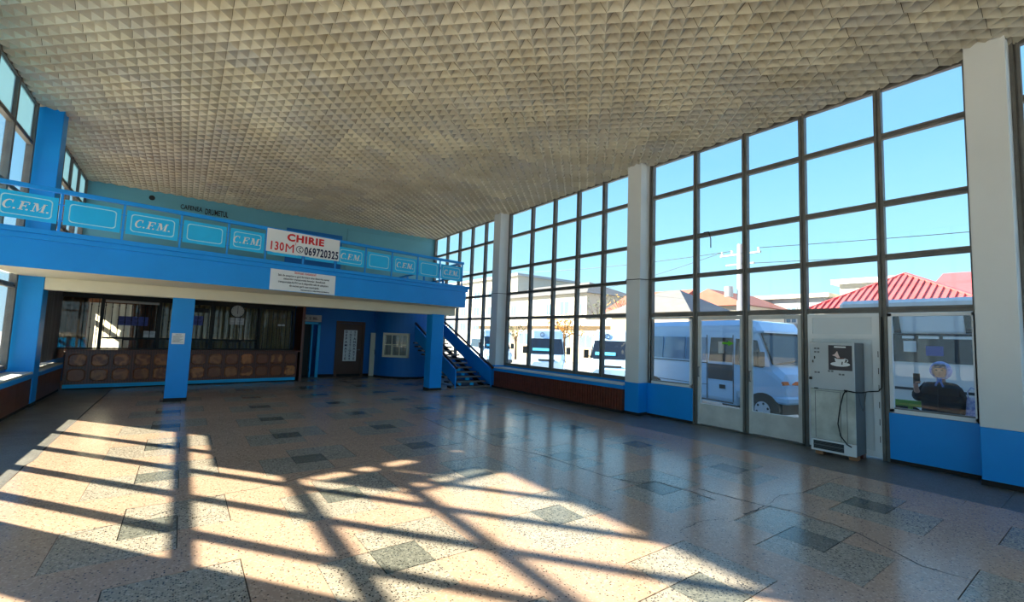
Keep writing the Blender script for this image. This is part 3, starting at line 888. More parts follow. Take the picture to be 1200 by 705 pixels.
def place2d(mb, poly, org, right, normal, s, d0, d1):
    r = Vector(right); n_ = Vector(normal); o = Vector(org); up = Vector((0, 0, 1)); k = len(poly)
    vs = [o + r*(p[0]*s) + up*(p[1]*s) + n_*d0 for p in poly] + [o + r*(p[0]*s) + up*(p[1]*s) + n_*d1 for p in poly]
    mb.add(vs, [tuple(range(k)), tuple(range(2*k-1, k-1, -1))] + [(i, k+i, k+(i+1) % k, (i+1) % k) for i in range(k)])
lettered = {0, 2, 4, 7, 9, 11}
for i in range(12):
    x0, x1 = PXS[i]+0.035, PXS[i+1]-0.035
    if i in (5, 6): pass
    m = MB(); skew(m, x0, x1, 3.15, 3.565, 0.0, 0.012)
    pn = m.build('panel', 'cyan', rl)
    m = MB(); skew(m, PXS[i], PXS[i+1], 3.46, 3.475, -0.008, 0.0); skew(m, PXS[i], PXS[i+1], 3.20, 3.215, -0.008, 0.0); m.build('panel_bracket', 'blue', pn)
    cx = (x0+x1)/2; c = bal(cx, 0.0); org = Vector((c[0], c[1], 3.358))
    w, h, r = (x1-x0)/2-0.055, 0.155, 0.05
    ring = []
    for (sx, sy, a) in ((1, 1, 0), (-1, 1, 90), (-1, -1, 180), (1, -1, 270)):
        ring += arc_pts(sx*(w-r), sy*(h-r), r, r, a, a+90, 4)
    rin = [(p[0]*(w-0.014)/w, p[1]*(h-0.014)/h) for p in ring]
    m = MB(); k = len(ring)
    for j in range(k):
        place2d(m, [ring[j], ring[(j+1) % k], rin[(j+1) % k], rin[j]], org, BR, BN, 1.0, 0.0122, 0.0135)
    m.build('border_line', 'cyan_line', pn)
    if i in lettered:
        m = MB()
        for p in GL: place2d(m, p, org+Vector((0, 0, 0.0)), BR, BN, 0.135, 0.0125, 0.015)
        m.build('lettering', 'letter_white', pn)

# banner and notice
c = bal(2.03, 0.04)
t = thing('rental_banner', (c[0], c[1], 3.2), 'white banner with red CHIRIE and a phone number tied to the balcony railing', 'banner')
m = MB(); skew(m, 1.27, 2.80, 3.21, 3.695, 0.040, 0.046); m.build('sheet', 'banner', t)
def bt_(s, x, z, mat, w, h, bold=0.012):
    p = bal(x, 0.049); return text(s, 0.2, (p[0], p[1], z), BR, BN, mat, t, bold=bold, spacing=1.12, fit=(w, h))
bt_('CHIRIE', 2.05, 3.57, 'ink_red', 0.79, 0.165, 0.009)
bt_('130', 1.48, 3.345, 'ink_red', 0.26, 0.185, 0.005)
bt_('M', 1.725, 3.335, 'ink_red', 0.17, 0.18, 0.0)
bt_('2', 1.835, 3.45, 'ink_red', 0.03, 0.05, 0.0)
bt_('069720325', 2.405, 3.33, 'ink_navy', 0.76, 0.19, 0.006)
p = bal(1.93, 0.049)
m = MB(); k = 24
for j in range(k):
    A = [(math.cos(2*math.pi*(j+q)/k)*r, math.sin(2*math.pi*(j+q)/k)*r) for q, r in ((0, 0.078), (1, 0.078), (1, 0.064), (0, 0.064))]
    place2d(m, A, (p[0], p[1], 3.34), BR, BN, 1.0, -0.001, 0.001)
hs = arc_pts(0.015, 0.0, 0.034, 0.042, 100, 260, 8); hi_ = arc_pts(0.015, 0.0, 0.020, 0.028, 100, 260, 8)
for j in range(8): place2d(m, [hs[j], hs[j+1], hi_[j+1], hi_[j]], (p[0], p[1], 3.34), BR, BN, 1.0, -0.001, 0.001)
for sy in (1, -1): place2d(m, [(0.0, sy*0.022), (0.03, sy*0.022), (0.03, sy*0.046), (0.0, sy*0.046)], (p[0], p[1], 3.34), BR, BN, 1.0, -0.001, 0.001)
m.build('phone_symbol', 'ink_navy', t)

c = bal(2.08, 0.01)
t = thing('notice_board', (c[0], c[1], 2.42), 'white notice with a red heading and black lines on the blue balcony front', 'notice')
m = MB(); skew(m, 1.40, 2.77, 2.42, 2.885, 0.003, 0.012); m.build('sheet', 'banner', t)
def nt_(s, x, z, size, mat, sx=1.0, bold=0.0005):
    p = bal(x, 0.014); return text(s, size, (p[0], p[1], z), BR, BN, mat, t, bold=bold, sx=sx)
nt_('Stimati cetateni!', 2.10, 2.825, 0.075, 'ink_red', 0.95)
nt_('Sala de asteptare a garii feroviare este deservita numai', 2.085, 2.745, 0.062, 'ink', 0.80)
nt_('calatorilor transportului feroviar. Beneficiarii', 2.10, 2.675, 0.062, 'ink', 0.80)
nt_('transportului AUTO au la dispozitie sala de asteptare', 2.085, 2.605, 0.062, 'ink', 0.80)
nt_('din incinta garii auto municipale.', 2.10, 2.535, 0.062, 'ink', 0.80)
nt_('Administratia I.S. Calea Ferata din Moldova', 2.33, 2.465, 0.045, 'ink', 0.80)

# ================================================================ TICKET COUNTER
CS = 0.149
def cnt(x, out=0.0):
    k = math.hypot(1, CS)
    return (x+CS/k*out, 15.06+CS*x-out/k)
CA = math.atan(CS)
ct = thing('ticket_counter', (0.4, 15.2, 0), 'long brown ticket counter faced with burl veneer panels under the balcony', 'counter')
m = MB(); skew(m, -2.165, 2.98, 0.12, 0.90, -0.55, 0.0, cnt); m.build('body', 'counter_wood', ct)
m = MB(); skew(m, -2.165, 2.96, 0.03, 0.13, -0.5, -0.012, cnt); m.build('plinth_band', 'cyan', ct)
m = MB(); skew(m, -2.165, 2.95, 0.0, 0.03, -0.5, -0.05, cnt); m.build('plinth_shadow_gap', 'joint', ct)
m = MB(); skew(m, -2.165, 3.04, 0.90, 0.945, -0.6, 0.05, cnt); m.build('countertop', 'counter_wood', ct, bevel=0.006)
NP = 13; pwid = (2.98+2.15)/NP; pw2 = pwid/2-0.016; ph2 = 0.168
fp = MB(); fp.box(-pw2, pw2, -0.012, 0.0, -ph2, ph2)
ip = MB(); oc = []
for (sx, sz, a) in ((1, 1, 0), (-1, 1, 1), (-1, -1, 2), (1, -1, 3)):
    A = (sx*(pw2-0.02), sz*(ph2-0.075)); B_ = (sx*(pw2-0.085), sz*(ph2-0.02))
    oc += [A, B_] if a in (0, 2) else [B_, A]
k = len(oc); vs = [(p[0], -0.012, p[1]) for p in oc] + [(p[0]*0.86, -0.030, p[1]*0.86) for p in oc]
ip.add(vs, [tuple(range(k, 2*k))] + [(i, (i+1) % k, k+(i+1) % k, k+i) for i in range(k)])
proto = None
for r in range(2):
    for i in range(NP):
        x = -2.15+pwid*(i+0.5); p = cnt(x, 0.0)
        if proto is None:
            o = fp.build('panel', 'counter_wood', ct, local=True); o2 = ip.build('burl_inlay', 'burl', o, local=True); proto = (o, o2)
        else:
            o = proto[0].copy(); COL.objects.link(o); o.parent = ct
            o2 = proto[1].copy(); COL.objects.link(o2); o2.parent = o
        o.location = Vector((p[0], p[1], 0.335 if r == 0 else 0.69))-ct.location
        o.rotation_euler = (0, 0, CA)

# office screen on the counter
of = thing('ticket_screen', (0.3, 15.5, 0.945), 'dark framed glass screen with barred grille above the ticket counter', 'screen')
SO = -0.33
for x in (-2.40, -1.60, -0.47, 0.72, 1.93, 2.90):
    m = MB(); skew(m, x-0.035, x+0.035, 0.945, 2.40, SO-0.06, SO+0.02, cnt); m.build('post', 'steel_dark', of)
for (x0, x1, z) in ((-1.56, -0.51, 1.22), (-0.43, 0.68, 1.22), (0.76, 1.89, 1.22)):
    m = MB(); skew(m, x0, x1, z-0.02, z+0.025, SO-0.04, SO+0.012, cnt); m.build('rail', 'steel_dark', of)
m = MB(); skew(m, -2.40, 2.90, 2.19, 2.40, SO-0.05, SO+0.01, cnt); m.build('head_rail', 'steel_dark', of)
m = MB(); skew(m, -2.40, 2.90, 0.945, 0.975, SO-0.05, SO+0.02, cnt); m.build('sill_rail', 'steel_dark', of)
for (x0, x1) in ((-2.36, -1.64), (-1.56, -0.51), (-0.43, 0.68), (0.76, 1.89), (1.97, 2.86)):
    m = MB(); skew(m, x0, x1, 0.975, 2.19, SO-0.034, SO-0.030, cnt); m.build('pane', 'glass_office', of)
x = -1.93; kb = 0
while x < 2.85:
    p = cnt(x, SO+0.03); m = MB(); zb = 1.24 if -1.56 < x < 1.9 else 0.98
    m.cyl((p[0], p[1], zb), (p[0], p[1], 2.19), 0.0085, 6)
    for z in (1.42+0.05*(kb % 2), 1.62+0.06*(kb % 2), 2.0+0.04*(kb % 2)): m.sphere((p[0], p[1], z), 0.017, 6, 5)
    m.build('bar', 'steel_dark', of); x += 0.128; kb += 1
for x in (-1.02, 1.30):
    m = MB()
    for (a, b, z0, z1) in ((-0.16, -0.13, 0.975, 1.20), (0.13, 0.16, 0.975, 1.20), (-0.16, 0.16, 1.17, 1.205)): skew(m, x+a, x+b, z0, z1, SO-0.05, SO+0.03, cnt)
    m.build('hatch_frame', 'steel_dark', of)
p0, p1 = cnt(-1.56, SO+0.085), cnt(-0.51, SO+0.085)
o = MB().cyl((*p0, 2.145), (*p1, 2.145), 0.032, 10).build('roller_blind', 'sill'); tag(o, 'pale rolled up blind at the top of the bright ticket window', 'blind')

def curtain(x0, x1, z0, z1, off, mat, label, amp=0.03, wl=0.10):
    n = max(12, int((x1-x0)/wl*6)); m = MB()
    P = [(x0+(x1-x0)*i/n, off+amp*math.sin(2*math.pi*((x0+(x1-x0)*i/n)/wl)+0.6*math.sin(i*0.37))) for i in range(n+1)]
    vs = [(*cnt(x, o_), z) for z in (z0, z1) for x, o_ in P]
    m.add(vs, [(i, i+1, n+2+i, n+1+i) for i in range(n)])
    o = m.build('curtain', mat, fix=False, smooth=True)
    return tag(o, label, 'curtain')
curtain(-2.36, -1.86, 0.98, 2.30, -0.47, 'curtain_red', 'reddish brown pleated curtain at the left end of the ticket office')
curtain(-1.84, -1.02, 0.96, 2.10, -0.62, 'curtain_white', 'sunlit white thin curtain in the left ticket window', 0.02, 0.16)
curtain(-1.00, -0.46, 0.96, 2.30, -0.47, 'curtain_red', 'brown curtain between the white curtain and the blue pillar')
curtain(-0.44, 1.88, 0.96, 2.30, -0.47, 'curtain', 'olive brown pleated curtain behind the clock in the ticket office', 0.03, 0.12)
curtain(1.97, 2.88, 0.96, 2.30, -0.45, 'curtain', 'olive brown curtain at the right end of the ticket office', 0.03, 0.10)
m = MB(); n = 40
P = [(XL+0.16+0.012*math.sin(i*1.1), 12.42+(15.95-12.42)*i/n) for i in range(n+1)]  # far end lengthened to block a sun streak on the floor
m.add([(a, b, z) for z in (0.70, 2.40) for a, b in P], [(i, i+1, n+2+i, n+1+i) for i in range(n)])
tag(m.build('window_blind', 'curtain_grey', fix=False), 'dark grey blind over the side window behind the left blue pillar', 'blind')
# office things
def skew_sheet(name, x0, x1, z0, z1, out, mat, label, cat, grid=None):
    c = cnt((x0+x1)/2, out); t = thing(name, (c[0], c[1], z0), label, cat)
    m = MB(); skew(m, x0, x1, z0, z1, out-0.002, out+0.002, cnt); m.build('sheet', mat, t)
    if grid:
        m = MB(); nx, nz = grid
        for i in range(nx):
            for j in range(nz):
                a = x0+(x1-x0)*i/nx; b = x0+(x1-x0)*(i+1)/nx; lo = z0+(z1-z0)*j/nz; hi = z0+(z1-z0)*(j+1)/nz
                for q in range(4): skew(m, a+0.02, b-0.03-0.02*(q % 2), hi-0.025-q*0.02, hi-0.020-q*0.02, out+0.002, out+0.003, cnt)
        m.build('print_lines', 'ink', t)
    return t
skew_sheet('timetable_sheet', -1.28, -0.70, 1.55, 1.78, SO-0.02, 'paper_blue', 'violet blue printed sheets on the glass of the bright ticket window', 'sheet', (4, 2))
skew_sheet('price_sheet', -0.78, -0.52, 1.25, 1.42, SO-0.02, 'paper', 'pale paper sheet low in the bright ticket window beside the blue pillar', 'sheet', (1, 1))
skew_sheet('blue_notice', 0.28, 0.50, 1.62, 1.88, SO-0.02, 'paper_blue', 'violet blue sheet on the office glass just right of the blue pillar', 'sheet', (1, 2))
skew_sheet('dark_sign', 0.28, 0.62, 1.98, 2.10, SO-0.02, 'black', 'small dark sign on the office glass right of the blue pillar', 'sign')
skew_sheet('clock_notice', 1.14, 1.52, 1.68, 1.88, SO-0.02, 'paper', 'pale printed sheet right under the round clock', 'sheet', (2, 2))
skew_sheet('small_label', 2.46, 2.66, 1.69, 1.745, SO-0.02, 'paper', 'small white label on the right end of the ticket office curtain', 'label')
c = cnt(1.32, SO+0.02)
t = thing('wall_clock', (c[0], c[1], 1.9), 'round pale wall clock hanging behind the ticket grille', 'clock')
N_ = Vector((CS, -1, 0)).normalized(); C0 = Vector((c[0], c[1], 2.075)); RT = Vector((1, CS, 0)).normalized()
MB().cyl(C0, C0+N_*0.03, 0.19, 28).build('case', 'black', t)
MB().cyl(C0+N_*0.03, C0+N_*0.034, 0.168, 28).build('face', 'sill', t)
m = MB()
for k in range(12):
    a = 2*math.pi*k/12; q = RT*math.sin(a)+Vector((0, 0, 1))*math.cos(a)
    m.bar(C0+N_*0.036+q*0.13, C0+N_*0.036+q*0.158, 0.008, 0.003, N_)
m.build('hour_marks', 'ink', t)
m = MB(); m.bar(C0+N_*0.038, C0+N_*0.038+Vector((0, 0, 0.13)), 0.010, 0.003, N_); m.bar(C0+N_*0.038, C0+N_*0.038+Vector((0, 0, -0.085)), 0.013, 0.003, N_)
m.build('hand', 'ink', t)
MB().box(XL+0.0, 2.98, YB-0.35, YB-0.33, 0.0, 2.40).build('wall_office_back', 'curtain_red')
struct(bpy.data.objects['wall_office_back'], 'dark rear wall of the ticket office', 'wall')

# ================================================================ STAIRCASE
st = thing('staircase', (7.5, 12.1, 0), 'open tread staircase with blue side panels and dark handrails climbing to the balcony', 'staircase')
RISE, RUN, NT = 0.125, 0.293, 17
SX0, SX1 = 6.70, 8.03
for k in range(NT):
    y = 12.1+RUN*k; z = 0.055+RISE*k
    x1 = SX1
    tr = MB().box(SX0 if k else SX0-0.04, x1, y, y+0.31, z-0.05, z).build('tread', 'tread', st)
    MB().box(SX0 if k else SX0-0.06, x1, y-0.008, y+0.012, z-0.045, z+0.003).build('nosing', 'tread_edge', tr)
for k in range(4):
    y = 12.1+RUN*k; z = 0.055+RISE*k
    for xa in (7.0, 7.45):
        MB().box(xa, xa+0.13, y+RUN-0.02, y+RUN, z, z+RISE-0.05).build('riser_block', 'cyan', st)
SL = RISE/RUN
def side_panel(x, lab):
    ya, yb = 12.08, 16.9
    poly = [(ya, 0.0), (ya+0.04, 0.0), (ya+0.04, 0.10), (yb, SL*(yb-ya)+0.09), (yb, SL*(yb-ya)+0.56), (ya, 0.56)]
    MB().prism(poly, x-0.015, x+0.015, 'yz').build('side_panel', 'blue', st)
    m = MB(); m.bar((x, ya-0.08, 0.615), (x, yb, 0.65+SL*(yb-ya)+0.02), 0.055, 0.065); m.build('handrail', 'rail_wood', st, bevel=0.008)
    m = MB()
    for q in range(7):
        y = ya+0.02+q*0.78; m.box(x-0.012, x+0.012, y-0.012, y+0.012, SL*(y-ya) if q else 0, SL*(y-ya)+0.62)
    m.build('baluster', 'metal', st)
side_panel(6.76, 'l'); side_panel(8.05, 'r')
m = MB()
for x in (6.95, 7.85): m.bar((x, 12.15, -0.02), (x, 17.0, SL*4.85-0.06), 0.05, 0.12)
m.build('carriage_beam', 'steel_dark', st)

# ================================================================ VENDING MACHINE
VX0, VX1, VY0, VY1 = 7.97, 8.38, 2.42, 3.0
vm = thing('vending_machine', (8.17, 2.71, 0), 'grey coffee vending machine with a coffee cup poster standing before the white door', 'vending machine')
M['mach_grey'] = paint('machine_grey_paint', (186, 194, 198), 0.4, 0.08, 3)
M['mach_side'] = paint('machine_side_grey', (104, 110, 114), 0.45, 0.25, 2.5)
M['mach_worn'] = paint('worn_machine_panel', (208, 213, 206), 0.45, 0.3, 3.0, 0.1, 0.4, (140, 146, 138))
MB().box(VX0+0.02, VX1, VY0, VY1, 0.06, 1.70).build('cabinet', 'mach_side', vm, bevel=0.006)
MB().box(VX0-0.005, VX0+0.02, VY0, VY1, 0.985, 1.70).build('upper_door', 'mach_grey', vm, bevel=0.006)
MB().box(VX0-0.003, VX0+0.02, VY0, VY1, 0.235, 0.98).build('lower_door', 'mach_worn', vm, bevel=0.005)
m = MB()
for (a, b, z0, z1) in ((2.52, 2.526, 0.25, 0.96), (2.93, 2.936, 0.25, 0.96), (2.54, 2.92, 0.955, 0.961), (2.60, 2.606, 0.25, 0.955)): m.box(VX0-0.006, VX0-0.002, a, b, z0, z1)
m.build('door_seams', 'mach_side', vm)
vg = MB().box(VX0-0.006, VX0+0.02, VY0, VY1, 0.055, 0.23).build('vent_panel', 'pvc', vm, bevel=0.004)
MB().box(VX0-0.009, VX0-0.004, 2.57, 2.965, 0.085, 0.205).build('vent_opening', 'black', vg)
m = MB()
for k in range(7): m.box(VX0-0.013, VX0-0.008, 2.57, 2.965, 0.088+k*0.017, 0.092+k*0.017)
m.box(VX0-0.014, VX0-0.008, 2.57, 2.965, 0.138, 0.152)
m.build('louvre', 'mach_side', vg)
pf = VX0-0.008
po = MB().box(pf-0.002, pf, 2.445, 2.745, 1.285, 1.655).build('poster', base('dark_poster', (46, 40, 46), 0.4)[0], vm)
def yz(p): return (2.595-p[0], 1.42+p[1])      # poster plane, right is -Y
def pol(mb, P, d): mb.prism([yz(p) for p in P], pf-0.002-d, pf-0.0022, 'yz')
m = MB(); pol(m, arc_pts(0, -0.045, 0.125, 0.034, 0, 360, 20)[:-1], 0.001); m.build('saucer_print', 'pvc', po)
m = MB(); pol(m, [(-0.07, 0.045), (-0.062, 0.0), (-0.04, -0.035), (0.04, -0.035), (0.062, 0.0), (0.07, 0.045)], 0.002)
rg = arc_pts(0.075, 0.012, 0.028, 0.026, -90, 90, 8); ri = arc_pts(0.075, 0.012, 0.017, 0.015, -90, 90, 8)
for j in range(8): pol(m, [rg[j], rg[j+1], ri[j+1], ri[j]], 0.002)
m.build('cup_print', 'pvc', po)
m = MB(); pol(m, arc_pts(0, 0.045, 0.06, 0.012, 0, 360, 16)[:-1], 0.003); m.build('coffee_print', base('coffee_brown', (92, 52, 36), 0.5)[0], po)
m = MB(); pol(m, [(-0.06, 0.07), (-0.10, 0.085), (-0.07, 0.10), (-0.035, 0.15), (-0.02, 0.10), (0.0, 0.05), (-0.03, 0.045)], 0.0035); m.build('splash_print', base('pale_splash', (222, 196, 188), 0.5)[0], po)
m = MB(); pol(m, [(-0.075, 0.20), (0.075, 0.20), (0.075, 0.222), (-0.075, 0.222)], 0.001); m.build('heading_print', 'pvc', po)
m = MB(); pol(m, [(0.015, -0.05), (0.03, -0.05), (0.036, -0.005), (0.022, -0.005)], 0.003); m.build('label_print', 'black', po)
m = MB()
for (y, z) in ((2.90, 1.60), (2.90, 1.545), (2.90, 1.235), (2.72, 1.265), (2.58, 1.225)):
    m.box(pf-0.004, pf, y-0.035, y-0.006, z-0.012, z+0.012); m.box(pf-0.004, pf, y+0.006, y+0.035, z-0.012, z+0.012)
m.build('stickers', 'mach_side', vm)
m = MB()
for (y, z) in ((2.93, 1.46), (2.955, 1.40)): m.box(pf-0.012, pf, y-0.006, y+0.006, z-0.02, z+0.02)
m.box(pf-0.02, pf, 2.97, 3.005, 1.12, 1.16); m.box(pf-0.012, pf, 2.89, 2.94, 0.985, 1.0)
m.build('lock', 'black', vm)
for y in (2.47, 2.90):
    MB().box(VX0+0.02, VX0+0.14, y-0.05, y+0.05, 0.0, 0.058).build('wooden_foot', base('raw_wood_block', (158, 110, 76), 0.8)[0], vm)
    MB().box(VX1-0.14, VX1-0.02, y-0.05, y+0.05, 0.0, 0.058).build('wooden_foot', 'counter_wood', vm)
cable('power_cable', [(pf-0.01, 2.53, 1.0), (pf-0.02, 2.56, 0.93), (pf-0.025, 2.60, 0.75), (pf-0.03, 2.63, 0.5), (pf-0.03, 2.60, 0.33), (pf-0.025, 2.52, 0.22), (pf-0.015, 2.47, 0.19)], 0.008, 'black power cable hanging down the front of the vending machine')
cable('side_cable', [(pf-0.012, 2.55, 1.0), (pf-0.014, 2.45, 0.985), (VX0-0.01, 2.405, 0.98), (VX0+0.2, 2.40, 0.97), (VX1, 2.38, 0.98), (XR-0.07, 2.26, 1.0), (XR-0.075, 2.22, 1.06), (XR-0.07, 2.21, 1.4), (XR-0.07, 2.2, 2.1)], 0.009, 'grey cable looping round the vending machine side to the door frame')
cable('sagging_cable', [(VX0+0.05, 2.40, 0.99), (VX0+0.15, 2.395, 0.76), (VX0+0.2, 2.39, 0.70), (VX0+0.28, 2.395, 0.78), (VX1-0.03, 2.40, 0.97)], 0.006, 'thin cable sagging on the side of the vending machine', mat='mach_side')
MB().box(pf-0.02, pf, 2.515, 2.545, 0.97, 1.005).build('cable_clip', 'black', vm)

# ================================================================ OUTSIDE
GZ = -0.5
M['van_paint'] = base('white_van_paint', (186, 212, 236), 0.25, 0, 0.5)[0]  # blue of the skylit shade is put into this white paint
M['mini_paint'] = base('pale_blue_van_paint', (176, 212, 240), 0.25, 0, 0.5)[0]
M['bus_paint'] = base('white_bus_paint', (226, 228, 228), 0.3, 0, 0.5)[0]
M['car_glass'] = base('dark_car_glass', (26, 32, 42), 0.06, 0, 0.6)[0]
M['car_glass_light'] = base('sky_coloured_side_glass', (104, 136, 164), 0.08, 0, 0.8)[0]  # pale blue base puts the reflected sky into the glass colour
M['tyre'] = base('tyre', (26, 26, 27), 0.8)[0]
M['hub'] = base('pale_wheel_cover', (196, 202, 208), 0.35, 0.2)[0]
M['lamp_glass'] = base('headlamp_glass', (176, 182, 188), 0.1, 0.3)[0]
M['amber'] = base('amber_lens', (222, 112, 38), 0.25)[0]
M['bumper_grey'] = base('grey_bumper', (64, 66, 70), 0.6)[0]
M['wall_pale'] = paint('pale_render', (196, 190, 178), 0.85, 0.08, 0.6)
M['wall_tan'] = paint('tan_render', (196, 176, 152), 0.85, 0.12, 0.6)
M['wall_grey'] = paint('grey_render', (172, 176, 180), 0.85, 0.1, 0.6)
M['roof_grey'] = paint('grey_slate_roof', (112, 112, 114), 0.8, 0.2, 2.0)
M['roof_brown'] = paint('brown_red_roof', (158, 96, 82), 0.8, 0.2, 2.0)
M['roof_red'] = paint('red_metal_roof', (186, 84, 84), 0.45, 0.15, 1.0)
M['bark'] = paint('bark', (84, 70, 58), 0.9, 0.25, 9)
M['leaf_orange'] = paint('autumn_leaves', (206, 150, 52), 0.8, 0.35, 5)
M['leaf_green'] = paint('dull_green_leaves', (120, 130, 74), 0.8, 0.3, 5)
M['sign_cyan'] = base('cyan_route_sign', (96, 196, 224), 0.5)[0]
M['kerb_green'] = paint('green_kerb_paint', (98, 146, 62), 0.7, 0.2, 3)

o = MB().box(-80, XL-0.1, -70, 110, GZ-0.3, GZ).build('ground_left', 'asphalt'); struct(o, 'pale concrete ground beyond the left windows', 'ground')
o = MB().box(11.0, 120, -70, 110, GZ-0.3, GZ).build('ground_right', 'asphalt'); struct(o, 'pale concrete bus yard outside the right windows', 'ground')
o = MB().box(XR+0.12, 11.0, -70, 110, GZ-0.3, -0.1).build('pavement', 'pavement'); struct(o, 'raised pavement along the outside of the right windows', 'pavement')
o = MB().box(XL-0.1, XR+0.12, YB+0.7, 110, GZ-0.3, GZ).build('ground_back', 'asphalt'); struct(o, 'pale concrete ground behind the building', 'ground')
o = MB().box(XL-0.1, XR+0.12, -70, YF-0.15, GZ-0.3, GZ).build('ground_front', 'asphalt'); struct(o, 'pale concrete ground behind the viewer', 'ground')
kb_ = thing('green_kerb', (11.5, 2.6, GZ), 'low green painted kerb rail outside the pane right of the vending machine', 'kerb')
MB().box(11.42, 11.54, 1.2, 4.0, 0.55, 0.66).build('rail', 'kerb_green', kb_)
for y in (1.4, 2.6, 3.8): MB().box(11.45, 11.51, y-0.03, y+0.03, GZ, 0.55).build('post', 'kerb_green', kb_)

def ring(hb, hm, ht, z0, zm, z1, r=0.16):
    return [(-hb, z0), (-hm, z0+0.18), (-hm, zm), (-ht-0.02, z1-r), (-ht+r*0.8, z1), (ht-r*0.8, z1), (ht+0.02, z1-r), (hm, zm), (hm, z0+0.18), (hb, z0)]
def loft(secs):
    m = MB(); vs = []; n = 10
    for (x, *a) in secs: vs += [(x, y, z) for y, z in ring(*a)]
    fs = [tuple(range(n-1, -1, -1)), tuple(range((len(secs)-1)*n, len(secs)*n))]
    for i in range(len(secs)-1):
        for k in range(n): fs.append((i*n+k, i*n+(k+1) % n, (i+1)*n+(k+1) % n, (i+1)*n+k))
    return m.add(vs, fs)
def lens_m(s):                                   # small helper: copies share these meshes
    return s
def wheel(parent, x, y, r, side):
    m = MB(); m.cyl((x, y, r), (x, y-side*0.24, r), r, 24); w = m.build('wheel', 'tyre', parent, local=True)
    m = MB(); m.cyl((x, y+side*0.012, r), (x, y-side*0.02, r), r*0.60, 20); m.cyl((x, y+side*0.03, r), (x, y, r), r*0.2, 12)
    h = m.build('wheel_cover', 'hub', w, local=True)
    m = MB()
    for k in range(6):
        a = 2*math.pi*k/6+0.3; m.sphere((x+math.cos(a)*r*0.45, y+side*0.012, r+math.sin(a)*r*0.45), 0.035, 6, 4, (1, 0.3, 1))
    m.build('cover_slots', 'tyre', h, local=True)
def slab(mb, P, d):
    """thin plate through 4+ points, thickness d along its normal"""
    P = [Vector(p) for p in P]; n = (P[1]-P[0]).cross(P[2]-P[0]).normalized()*d; k = len(P)
    mb.add([p-n for p in P]+[p+n for p in P], [tuple(range(k)), tuple(range(2*k-1, k-1, -1))]+[(i, k+i, k+(i+1) % k, (i+1) % k) for i in range(k)])

